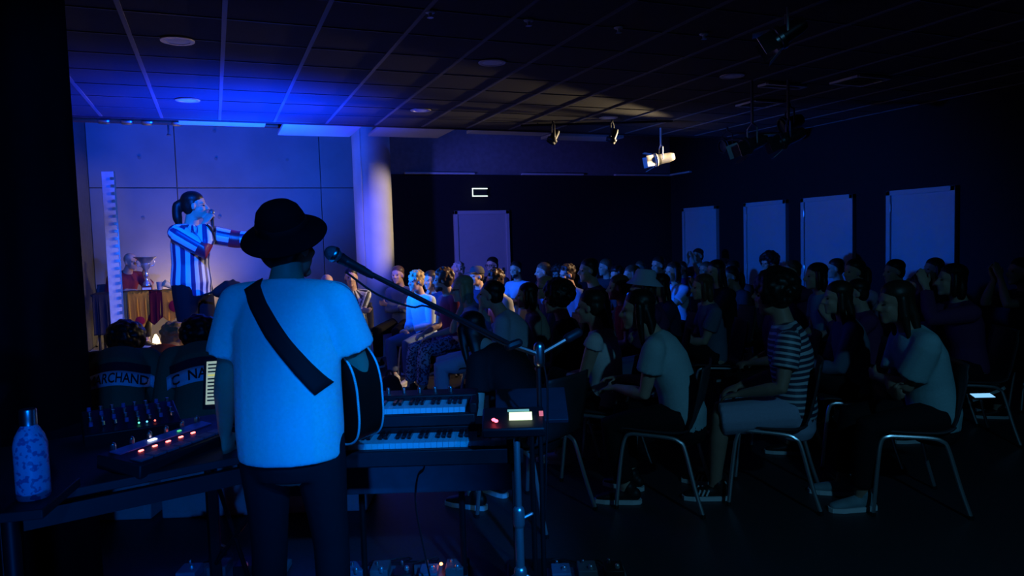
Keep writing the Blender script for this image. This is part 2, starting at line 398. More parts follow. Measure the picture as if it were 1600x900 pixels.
# ------------------------------------------------------------------ people: skeleton, body, garments
def ik(a, c, l1, l2, pole):
    a, c, pole = V(a), V(c), V(pole); d = c-a; D = d.length
    if D > (l1+l2)*.995: c = a+d.normalized()*(l1+l2)*.995; d = c-a; D = d.length
    x = (l1*l1-l2*l2+D*D)/(2*D); h = math.sqrt(max(0, l1*l1-x*x))
    dn = d.normalized(); q = pole-dn*pole.dot(dn); q.normalize()
    return a+dn*x+q*h, c
class Sk: pass
def skeleton(pelvis=(0, 0, .555), lean=4, curve=10, head=(0, 0, 0), hands=None, feet=None, shrug=0, side=0, neck=6, poles=None, neckcut=0, shw=.178):
    """faces +X, left is +Y. head=(yaw,pitch,roll) deg; hands/feet: {'L':(pos,dir,palm normal,curl)}, feet {'L':(ankle, toe dir, knee pole)}"""
    k = Sk(); p = V(pelvis); k.spine = []; hgt = [-.09, 0, .17, .34, .445, .525, .615]
    pts = [p]; ang = [lean+curve*f for f in (0, .25, .6, .85, 1.0)]+[lean+curve+neck]
    ang = [lean, lean+curve*.3, lean+curve*.7, lean+curve, lean+curve+neck*.5, lean+curve+neck]
    def dirn(a): a = math.radians(a); return V((math.sin(a), math.sin(math.radians(side))*.6, math.cos(a))).normalized()
    S_ = [p-dirn(lean*.5)*.09, p]
    for i in range(1, 6): S_.append(S_[-1]+dirn(ang[i])*(hgt[i+1]-hgt[i]))
    k.spine = S_
    S_[6] = S_[6]-dirn(ang[5])*neckcut; hd = S_[6]+dirn(ang[5]*.6)*.075+V((.022, 0, 0))
    k.head = T(*hd)@RZ(math.radians(head[0]))@RY(math.radians(head[1]))@RX(math.radians(head[2]))
    k.sh = {}; k.el = {}; k.wr = {}; k.hand = {}
    poles = poles or {}
    for s, sg in (('L', 1), ('R', -1)):
        sh = S_[4]+V((0, sg*shw, .0+shrug)); k.sh[s] = sh
        h = hands[s]; el, wr = ik(sh, h[0], .285, .255, poles.get(s, (-.5, sg*.6, -1)))
        k.el[s], k.wr[s] = el, wr; dv = V(h[1]) if h[1] else (wr-el)
        k.hand[s] = (dv.normalized(), V(h[2]).normalized(), h[3])
    k.hip = {}; k.kn = {}; k.an = {}; k.toe = {}
    for s, sg in (('L', 1), ('R', -1)):
        hip = p+V((0.0, sg*.092, -.01)); f = feet[s]
        kn, an = ik(hip, f[0], .43, .42, f[2]); k.hip[s], k.kn[s], k.an[s], k.toe[s] = hip, kn, an, V(f[1]).normalized()
    return k
def add_hand(mb, wr, d, n, curl, sgn, fine=1):
    n = (n-d*n.dot(d)).normalized(); s = d.cross(n)*sgn       # s points to the thumb side
    mb.tube([wr-d*.02, wr+d*.02, wr+d*.06, wr+d*.09], [(.026, .021), (.030, .018), (.040, .016), (.039, .013)], 10, lat=s)
    for i, (o, L) in enumerate([(.031, .068), (.0105, .078), (-.0105, .073), (-.030, .056)]):
        b = wr+d*(.086-.004*abs(i-1))+s*o; pts = [b-d*.015, b]; a = 0
        sp = s*(o*.35)
        for q, fr in enumerate((.45, .32, .25)):
            a += math.radians((10, 40, 35)[q]*(.3+curl*1.5)*(.6 if q == 0 else 1))
            b = b+(d*math.cos(a)+n*math.sin(a)+sp*2).normalized()*L*fr; pts.append(b)
        mb.tube(pts, [.0095, .0092, .0088, .0082, .0072], 7)
    b = wr+d*.03+s*.026; t = (d*.75+s*.65+n*.25).normalized()
    mb.tube([b-s*.012, b+t*.03, b+t*.05+d*.012*(1-curl)+n*.012, b+t*.06+d*.025+n*.02-s*.008*curl], [.0135, .0115, .0098, .0085], 7)
def add_head(mb, M):
    mb.ell((-.012, 0, .032), (.096, .077, .086), M, 18, 12)
    mb.ell((.026, 0, -.038), (.064, .058, .078), M, 16, 10)
    mb.ell((.020, 0, -.075), (.052, .050, .040), M)
    mb.ell((.068, 0, -.100), (.022, .026, .020), M)
    mb.tube([(.080, 0, .022), (.092, 0, -.002), (.108, 0, -.026)], [.009, .012, .014], 8, M=M)
    for sg in (-1, 1):
        mb.ell((.098, sg*.013, -.030), (.011, .009, .008), M, 8, 6)
        mb.ell((-.005, sg*.079, -.008), (.020, .010, .032), M, 10, 8)
        mb.ell((.062, sg*.036, -.028), (.022, .022, .020), M, 10, 8)
        mb.ell((.068, sg*.030, .026), (.018, .026, .010), M, 10, 6)
    mb.ell((.084, 0, -.058), (.012, .024, .007), M, 10, 6); mb.ell((.081, 0, -.071), (.012, .021, .008), M, 10, 6)
TORSO = [(.155, .115), (.172, .125), (.142, .108), (.160, .118), (.150, .098), (.062, .062), (.053, .056)]
def body_mesh(k, voxel=.0095, name='body'):
    mb = MB()
    mb.tube(k.spine, TORSO, 18, lat=(0, 1, 0)); add_head(mb, k.head)
    mb.tube([k.spine[5], k.spine[6], k.head@V((-.015, 0, -.03))], [.058, .054, .052], 12)
    for s, sg in (('L', 1), ('R', -1)):
        mb.tube([k.spine[4]+V((0, sg*.09, .0)), k.sh[s]], [(.06, .07), (.056, .056)], 10)
        a, b, c = k.sh[s], k.el[s], k.wr[s]
        mb.tube([a, a.lerp(b, .35), a.lerp(b, .8), b, b.lerp(c, .25), b.lerp(c, .7), c], [.056, .051, .042, .041, .043, .033, .026], 10)
        d, n, cu = k.hand[s]; add_hand(mb, c, d, n, cu, sg*-1)
        a, b, c = k.hip[s], k.kn[s], k.an[s]
        mb.tube([a, a.lerp(b, .3), a.lerp(b, .75), b, b.lerp(c, .28), b.lerp(c, .7), c], [.092, .086, .066, .058, .058, .043, .037], 12)
        t = k.toe[s]; t2 = V((t.x, t.y, 0)).normalized()
        mb.tube([c-t*.04+V((0, 0, -.035)), c+t*.06+V((0, 0, -.035)), c+t*.15+V((0, 0, -.05))], [.034, (.036, .028), (.040, .016)], 8)
    return remesh(mb, voxel, 4, name)
def shirt_mesh(k, sleeve=.55, loose=.012, hem=0.0, boxy=0, voxel=.011, name='shirt', bulk=0, smooth=5):
    mb = MB(); s0, s1 = k.spine[0], k.spine[1]
    pts = [s1+(s0-s1)*(1+hem/.09), s0.lerp(s1, .3), s1]+k.spine[2:6]
    rad = [TORSO[0], TORSO[0]]+TORSO[1:6]; R = []
    for i, (a, b) in enumerate(rad):
        a, b = a+loose, b+loose
        if i < 5: a = max(a, .155*boxy+.0); b = max(b, .125*boxy)
        if i < 6: b += bulk*(1 if i in (2, 3, 4) else .5)
        R.append((a, b))
    R[-1] = (.076, .070)
    mb.tube(pts, R, 22, lat=(0, 1, 0), cap=False)
    for s, sg in (('L', 1), ('R', -1)):
        mb.tube([k.spine[4]+V((0, sg*.05, .012)), k.sh[s]+V((0, 0, .004))], [(.066, .076), .060+loose*.6], 12)
        a, b, c = k.sh[s], k.el[s], k.wr[s]
        if sleeve <= 1:
            e = a.lerp(b, sleeve); mb.tube([a, a.lerp(e, .5), e], [.058+loose, .056+loose*1.4, .053+loose*1.9], 12, cap=False)
        else:
            e = b.lerp(c, sleeve-1); mb.tube([a, a.lerp(b, .5), b, b.lerp(c, .3), e], [.058+loose, .052+loose*1.1, .044+loose*1.2, .044+loose*1.1, .034+loose*1.1], 12, cap=False)
    return remesh(mb, voxel, smooth, name)
def trouser_mesh(k, leg=.92, loose=.014, voxel=.012, name='trousers', top=.06):
    mb = MB(); s0, s1, s2 = k.spine[0], k.spine[1], k.spine[2]
    mb.tube([s0-(s1-s0)*.9, s0-(s1-s0)*.3, s0, s1, s1.lerp(s2, top/.17)], [(.14, .11), (.155+loose, .12+loose), (.155+loose, .115+loose), (.172+loose*.7, .125+loose*.7), (.160+loose*.5, .118+loose*.5)], 18, lat=(0, 1, 0), cap=False)
    for s in 'LR':
        a, b, c = k.hip[s], k.kn[s], k.an[s]; l = loose
        if leg <= .5: e = a.lerp(b, leg*2); mb.tube([a, a.lerp(e, .4), e], [.095+l, .090+l, .078+l*1.6], 12, cap=False)
        else: mb.tube([a, a.lerp(b, .3), a.lerp(b, .75), b, b.lerp(c, .3), b.lerp(c, (leg-.5)*2)], [.094+l, .088+l, .068+l, .062+l, .058+l*1.2, .046+l*1.2], 12, cap=False)
    return remesh(mb, voxel, 4, name)
def shoe_parts():
    mb = MB(); mb.tube([(-.055, 0, .055), (-.01, 0, .058), (.06, 0, .045), (.13, 0, .036), (.175, 0, .030)], [(.036, .042), (.038, .045), (.042, .034), (.045, .026), (.036, .018)], 14, lat=(0, 1, 0))
    mb.tube([(-.02, 0, .07), (-.015, 0, .10)], [.042, .044], 12)
    up = remesh(mb, .008, 3, 'shoe_upper')
    out = [(.2, 0), (.19, .03), (.13, .047), (.05, .042), (-.04, .038), (-.085, .025), (-.095, 0)]
    poly = out+[(x, -y) for x, y in out[-2:0:-1]]
    so = MB().prism(poly, 0, .026).mesh('sole')
    return up, so
SHOE_UP, SHOE_SO = shoe_parts()
STRIPES3 = MB()
for i in range(3): STRIPES3.box((.05+.025*i, -.041, .05), (.010, .012, .04), rot=(0, -.4, 0)); STRIPES3.box((.05+.025*i, .041, .05), (.010, .012, .04), rot=(0, -.4, 0))
STRIPES3 = STRIPES3.mesh('shoe_stripes')
EYES = [MB().ell((.0760, sg*.031, .003), (.009, .0095, .0065), None, 10, 8).mesh('eye', True) for sg in (-1, 1)]
def hair_mesh(style):
    mb = MB(); rnd = random.Random(hash(style) % 1000 if False else len(style)*7+ord(style[0])); vox = .009; sm = 3
    mb.ell((-.024, 0, .062), (.098, .084, .074), None, 18, 12); mb.ell((-.050, 0, .002), (.064, .079, .085), None, 16, 10)
    mb.ell((-.02, .06, .02), (.04, .024, .05)); mb.ell((-.02, -.06, .02), (.04, .024, .05))
    def curls(n, r0, c, R, zmin):
        for i in range(n):
            z = rnd.uniform(-1, 1); a = rnd.uniform(0, 2*PI); q = math.sqrt(1-z*z)
            d = V((q*math.cos(a), q*math.sin(a), z)); pnt = V((c[0]+d.x*R[0], c[1]+d.y*R[1], c[2]+d.z*R[2]))
            if pnt.x > .045 and pnt.z < .075: continue
            if pnt.z < zmin: continue
            mb.ell(pnt, r0*rnd.uniform(.7, 1.2), None, 7, 5)
    if style == 'curly': curls(150, .020, (-.022, 0, .048), (.100, .088, .088), -.07); sm = 1
    if style == 'afro': curls(220, .026, (-.03, 0, .055), (.118, .115, .105), -.08); mb.ell((-.03, 0, .05), (.115, .110, .105)); sm = 1
    if style == 'tousled': curls(90, .017, (-.02, 0, .06), (.098, .084, .080), -.02); sm = 1
    if style in ('long', 'longfront'):
        mb.tube([(-.05, 0, .02), (-.075, 0, -.08), (-.085, 0, -.2), (-.075, 0, -.33)], [(.085, .045), (.088, .042), (.09, .036), (.075, .022)], 14, lat=(0, 1, 0))
        for sg in (-1, 1): mb.tube([(-.01, sg*.075, .03), (-.01, sg*.083, -.08), (-.02, sg*.085, -.2)], [.03, .026, .016], 8)
    if style == 'bob':
        mb.tube([(-.045, 0, .02), (-.06, 0, -.06), (-.06, 0, -.12)], [(.086, .05), (.094, .05), (.088, .04)], 14, lat=(0, 1, 0))
        for sg in (-1, 1): mb.tube([(.0, sg*.075, .04), (.0, sg*.086, -.04), (.0, sg*.082, -.11)], [.03, .028, .02], 8)
    if style == 'pony':
        mb.tube(bez([(-.10, 0, .03), (-.145, 0, .01), (-.155, 0, -.08), (-.135, 0, -.2)], 4), [.022]+[.036]*3+[.042]*6+[.034, .026, .015], 10)
    if style == 'bun': mb.ell((-.10, 0, .075), (.045, .05, .045))
    if style == 'tied':
        mb.tube([(-.09, 0, -.02), (-.11, 0, -.1), (-.09, 0, -.19), (-.06, 0, -.24)], [.03, .036, .03, .012], 10)
    return remesh(mb, vox, sm, 'hair')
def cache(fn):
    d = {}
    def g(*a):
        if a not in d: d[a] = fn(*a)
        return d[a]
    return g
hair_get = cache(hair_mesh)

D_ = (0, 0, 0)
def seat_feet(dx=.40, dy=.13, back=0, crossed=False, wide=0):
    if crossed: return {'L': ((.52, -.05, .33), (.8, -.35, -.5), (.2, .0, 1)), 'R': ((.42, -.13, .085), (1, -.1, 0), (.3, 0, 1))}
    return {'L': ((dx-back, dy+wide, .085), (1, .2, 0), (.5, .15, 1)), 'R': ((dx+.03, -dy-wide, .085), (1, -.2, 0), (.5, -.15, 1))}
POSES = {
 'lap':   dict(lean=0, curve=10, hands={'L': ((.27, .05, .66), (.7, -.7, -.1), (0, -.3, -1), .35), 'R': ((.25, -.05, .65), (.7, .7, -.1), (0, .3, -1), .35)}, feet=seat_feet()),
 'lapr':  dict(lean=-4, curve=14, head=(-28, 2, 0), hands={'L': ((.30, .13, .66), (.9, -.3, -.3), (0, 0, -1), .3), 'R': ((.30, -.13, .66), (.9, .3, -.3), (0, 0, -1), .3)}, feet=seat_feet(.46)),
 'cross': dict(lean=-3, curve=12, head=(8, 0, 0), hands={'L': ((.20, -.14, .84), (-.1, -1, .15), (-1, 0, 0), .3), 'R': ((.23, .12, .80), (.1, 1, .1), (-1, 0, 0), .3)}, feet=seat_feet(.42), poles={'L': (.1, 1, -.8), 'R': (.1, -1, -.8)}),
 'chin':  dict(lean=14, curve=22, head=(6, -8, 0), neck=-6, hands={'L': ((.40, -.02, .70), (.6, -.8, 0), (0, 0, -1), .4), 'R': ((.44, -.03, .98), (-.15, .15, 1), (-1, 0, .1), .7)}, feet=seat_feet(.40), poles={'R': (.3, -.5, -1)}),
 'clap':  dict(lean=2, curve=8, head=(0, -3, 0), hands={'L': ((.36, .035, 1.0), (.5, -.12, .9), (0, -1, 0), .05), 'R': ((.36, -.045, .99), (.5, .12, .9), (0, 1, 0), .05)}, feet=seat_feet()),
 'legs':  dict(lean=-6, curve=16, head=(4, 2, 0), hands={'L': ((.33, .00, .72), (.8, -.6, -.1), (0, 0, -1), .4), 'R': ((.34, -.10, .70), (.9, .4, -.2), (0, 0, -1), .4)}, feet=seat_feet(crossed=True)),
 'mouth': dict(lean=4, curve=14, head=(4, 4, 0), hands={'L': ((.26, -.03, .74), (.2, -1, .1), (0, 0, -1), .4), 'R': ((.215, -.035, 1.04), (-.1, .35, 1), (-1, .2, .1), .75)}, feet=seat_feet(), poles={'R': (.2, -.5, -1)}),
 'slump': dict(lean=18, curve=38, head=(-6, 22, 0), neck=30, hands={'L': ((.40, .06, .68), (.6, -.6, -.3), (0, 0, -1), .4), 'R': ((.40, -.06, .68), (.6, .6, -.3), (0, 0, -1), .4)}, feet=seat_feet(.38)),
 'slumpl': dict(lean=22, curve=38, head=(-42, 10, -6), neck=16, hands={'L': ((.38, .10, .66), (.6, -.6, -.3), (0, 0, -1), .4), 'R': ((.38, -.08, .66), (.6, .6, -.3), (0, 0, -1), .4)}, feet=seat_feet(.38)),
 'fore':  dict(lean=8, curve=18, head=(14, 2, 0), hands={'L': ((.42, .02, .70), (.8, -.4, -.2), (0, 0, -1), .3), 'R': ((.40, -.10, .74), (.9, .3, .0), (0, .3, -1), .35)}, feet=seat_feet(.34), poles={'L': (-.6, .5, -1)}),
 'fold':  dict(lean=4, curve=16, head=(6, 6, 0), hands={'L': ((.26, -.16, .74), (.1, -1, .05), (-1, 0, 0), .3), 'R': ((.28, .12, .71), (.1, 1, 0), (-1, 0, 0), .3)}, feet=seat_feet(.45), poles={'L': (-.2, 1, -1), 'R': (-.2, -1, -1)}),
 'elbow': dict(lean=8, curve=20, head=(10, 2, 6), side=6, hands={'L': ((.34, .30, 1.02), (.3, .1, 1), (-.3, -1, 0), .5), 'R': ((.34, -.05, .80), (.5, .9, 0), (0, 0, -1), .4)}, feet=seat_feet(.40), poles={'L': (.4, .4, -1)}),
}
POSES['bent'] = dict(POSES['slump'], lean=16, curve=34, head=(-6, 14, 0), neck=12)
POSES['clapup'] = dict(POSES['clap']); POSES['clapup']['hands'] = {'L': ((.32, .04, 1.18), (.3, -.1, 1), (0, -1, 0), .05), 'R': ((.32, -.05, 1.17), (.3, .1, 1), (0, 1, 0), .05)}
SKS = {}
def sk(p):
    if p not in SKS: SKS[p] = skeleton(**POSES[p])
    return SKS[p]
body_get = cache(lambda p: body_mesh(sk(p), VOX.get(p, .0105)))
shirt_get = cache(lambda p, sl, lo: shirt_mesh(sk(p), sl, lo))
trou_get = cache(lambda p, lg: trouser_mesh(sk(p), lg))
VOX = {}
SKIN = mat('skin_light', (.55, .34, .25), .5, var=.06); SKIN2 = mat('skin_tan', (.40, .23, .16), .5, var=.06)
HAIRC = {'black': mat('hair_black', (.010, .008, .007), .45, scale=60), 'dark': mat('hair_dark_brown', (.03, .018, .012), .45, scale=60), 'brown': mat('hair_brown', (.11, .06, .035), .45, scale=60), 'blond': mat('hair_blond', (.42, .28, .13), .45, scale=60), 'grey': mat('hair_grey', (.38, .36, .34), .5, scale=60)}
def cloth(name, col): return mat('cloth_'+name, col, .85, var=.05, bump=.04, scale=90, spec=.12)
EYEM = mat('eye', (.05, .04, .035), .2)
def add_attrs(me, k):
    n = len(me.vertices); co = np.empty(n*3); me.vertices.foreach_get('co', co); co = co.reshape(-1, 3)
    best = np.full(n, 1e9); su = np.zeros(n); sv = np.zeros(n); arm = np.zeros(n)
    def poly(pts, R, kind):
        acc = 0
        for a, b in zip(pts[:-1], pts[1:]):
            a, b = np.array(a), np.array(b); d = b-a; L = np.linalg.norm(d); d = d/L
            t = np.clip((co-a)@d, 0, L); q = co-(a+t[:, None]*d); ds = np.linalg.norm(q, axis=1)/R
            lat = np.array([0, 1., 0]); lat = lat-d*(lat@d)
            if np.linalg.norm(lat) < .2: lat = np.array([0, 0, 1.])-d*d[2]
            lat /= np.linalg.norm(lat); fw = np.cross(lat, d)
            an = np.arctan2(q@lat, q@fw)
            m = ds < best; best[m] = ds[m]
            su[m] = an[m]*(.16 if kind == 0 else .062); sv[m] = acc+((co-a)@d)[m]; arm[m] = 0 if kind == 0 else acc+t[m]+1e-3
            acc += L
    poly([tuple(p) for p in k.spine[:6]], .155, 0)
    for s in 'LR': poly([tuple(k.sh[s]+(k.el[s]-k.sh[s])*.1), tuple(k.el[s]), tuple(k.wr[s])], .062, 1)
    for nm, arr in (('su', su), ('sv', sv), ('arm', arm)):
        at = me.attributes.new(nm, 'FLOAT', 'POINT'); at.data.foreach_set('value', arr.astype(np.float32))
def person(label, loc, rz, pose, hair='short', hairc='dark', skin=SKIN, shirt=None, sleeve=.55, loose=.012, trousers=None, leg=.93, shoes=None, scale=1, group=None, k=None, body=None, shirtme=None, trome=None, extras=(), cat='person', stripes=False, sole=WHITEP, feet=True):
    o = thing('person', label, cat, loc, rz, group, scale)
    k = k or sk(pose)
    link('body', body or body_get(pose), skin, o)
    if shirt is not None:
        me = shirtme or shirt_get(pose, sleeve, loose)
        if stripes and 'su' not in me.attributes: add_attrs(me, k)
        link('shirt', me, shirt, o)
    if trousers is not None: link('trousers' if leg > .55 else 'shorts', trome or trou_get(pose, leg), trousers, o)
    for em in EYES: e = link('eye', em, EYEM, o); e.matrix_local = k.head
    if hair: h = link('hair', hair_get(hair), HAIRC[hairc], o); h.matrix_local = k.head
    if shoes is not None and feet:
        for s in 'LR':
            t = k.toe[s]; pit = math.asin(max(-1, min(1, -t.z))); yaw = math.atan2(t.y, t.x)
            M = T(*(k.an[s]))@RZ(yaw)@RY(pit)@T(0, 0, -.085)
            u = link('shoe', SHOE_UP, shoes, o); u.matrix_local = M
            link('sole', SHOE_SO, sole, u)
            if 'stripes3' in extras: link('shoe_stripes', STRIPES3, WHITEP, u)
    if 'glasses' in extras:
        g = MB()
        for sg in (-1, 1):
            g.tube([(.098, sg*(.033+.024*math.cos(q)), .002+.019*math.sin(q)) for q in [2*PI*i/12 for i in range(13)]], .0028, 5, cap=False)
            g.tube([(.096, sg*.056, .005), (.0, sg*.084, .006)], .0025, 5)
        g.tube([(.1, -.01, .004), (.1, .01, .004)], .0025, 5)
        q = g.build('glasses', BLACKP, o); q.matrix_local = k.head
    if 'beard' in extras:
        b = MB(); b.ell((.035, 0, -.075), (.056, .056, .045)); b.ell((.07, 0, -.1), (.024, .03, .026))
        q = link('beard', remesh(b, .008, 3, 'beard'), HAIRC[hairc], o); q.matrix_local = k.head
    if 'buckethat' in extras:
        b = MB().lathe([(.002, .125), (.07, .122), (.088, .10), (.098, .045), (.155, -.005), (.157, -.012), (.098, .035), (.09, .04), (.0, .1)], 28)
        q = b.build('bucket_hat', cloth('hat_blue', (.45, .55, .7)), o); q.matrix_local = k.head@T(-.012, 0, .022)@RY(-.12)
    if 'cap' in extras:
        b = MB().lathe([(.002, .132), (.06, .122), (.09, .09), (.102, .04), (.100, .03), (.0, .03)], 24)
        b.box((.11, 0, .042), (.1, .13, .008), rot=(0, .12, 0))
        q = b.build('flat_cap', cloth('cap', (.05, .05, .06)), o); q.matrix_local = k.head@T(-.015, 0, .012)
    return o

# ------------------------------------------------------------------ stacking chair
def chair_parts():
    prof = bez([(.24, 0, .445), (.20, 0, .462), (.05, 0, .452), (-.12, 0, .452), (-.19, 0, .50), (-.225, 0, .62), (-.25, 0, .74), (-.265, 0, .83)], 4)
    n = len(prof); vs = []; fs = []; m = 8
    for i, p in enumerate(prof):
        t = i/(n-1); hw = .225-.02*t if t < .92 else .19
        if t < .05: hw = .20
        for j in range(m+1):
            q = -1+2*j/m; vs.append((p.x+(.018*q*q if t > .55 else 0), q*hw, p.z+(.010*q*q if t <= .55 else 0)))
    for i in range(n-1):
        for j in range(m): a = i*(m+1)+j; fs.append((a, a+1, a+m+2, a+m+1))
    mb = MB().add(vs, fs); sh = mb.mesh('seat_shell', True)
    fr = []
    for sg in (-1, 1):
        y = sg*.205
        pts = bez([(.245, y+sg*.03, .012), (.215, y+sg*.015, .30), (.195, y, .405), (.165, y, .436), (.10, y, .438), (-.06, y, .430), (-.115, y, .412), (-.145, y, .37), (-.20, y+sg*.02, .16), (-.245, y+sg*.035, .012)], 4)
        fr.append(MB().tube(pts, .0115, 8).mesh('leg_frame', True))
    cr = MB(); cr.tube([(.12, -.205, .432), (.12, .205, .432)], .009, 8); cr.tube([(-.08, -.205, .424), (-.08, .205, .424)], .009, 8)
    ft = []
    for sx in (.245, -.245):
        for sg in (-1, 1): ft.append(MB().tube([(sx, sg*(.236 if sx > 0 else .241), .003), (sx, sg*(.236 if sx > 0 else .241), .022)], .0145, 8, cap=False).mesh('foot_cap', True))
    return sh, fr, cr.mesh('cross_bar', True), ft
CH = chair_parts(); CHM = mat('chair_shell', (.035, .035, .04), .5)
def chair(loc, rz, label='moulded stacking chair in the audience rows hidden under its sitter', group='audience stacking chairs', shell=CHM):
    o = thing('stacking_chair', label, 'chair', loc, rz, group)
    s = link('seat_shell', CH[0], shell, o); md = s.modifiers.new('t', 'SOLIDIFY'); md.thickness = .011; md.offset = 0
    for f in CH[1]: link('leg_frame', f, CHROME, o)
    link('cross_bar', CH[2], CHROME, o)
    for f in CH[3]: link('foot_cap', f, BLACKP, o)
    return o
#@@AUDIENCE
R_ = math.radians
G = 'audience seated facing the stage'
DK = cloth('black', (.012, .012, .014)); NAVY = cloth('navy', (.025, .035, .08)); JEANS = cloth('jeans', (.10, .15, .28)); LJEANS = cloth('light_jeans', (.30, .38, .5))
PAT = spot_mat('patterned_cotton', (.34, .38, .5), (.04, .05, .10), 42, .52, .9)
LBLUE = cloth('pale_blue', (.42, .52, .66)); MAR = cloth('maroon', (.28, .05, .09)); WHITE = cloth('white', (.68, .68, .68)); GREY = cloth('grey', (.25, .25, .26)); BEIGE = cloth('beige', (.42, .36, .30))
TEAL = cloth('teal', (.14, .36, .38)); LILAC = cloth('lilac', (.46, .36, .58)); RED = cloth('red', (.35, .03, .04)); SLATE = cloth('slate', (.13, .17, .24)); CHAR = cloth('charcoal', (.04, .04, .045)); PLUM = cloth('plum', (.14, .04, .12))
BSHOE = mat('black_shoe', (.015, .015, .016), .5); WSHOE = mat('white_shoe', (.6, .6, .6), .6); GSHOE = mat('grey_teal_shoe', (.22, .30, .33), .7)
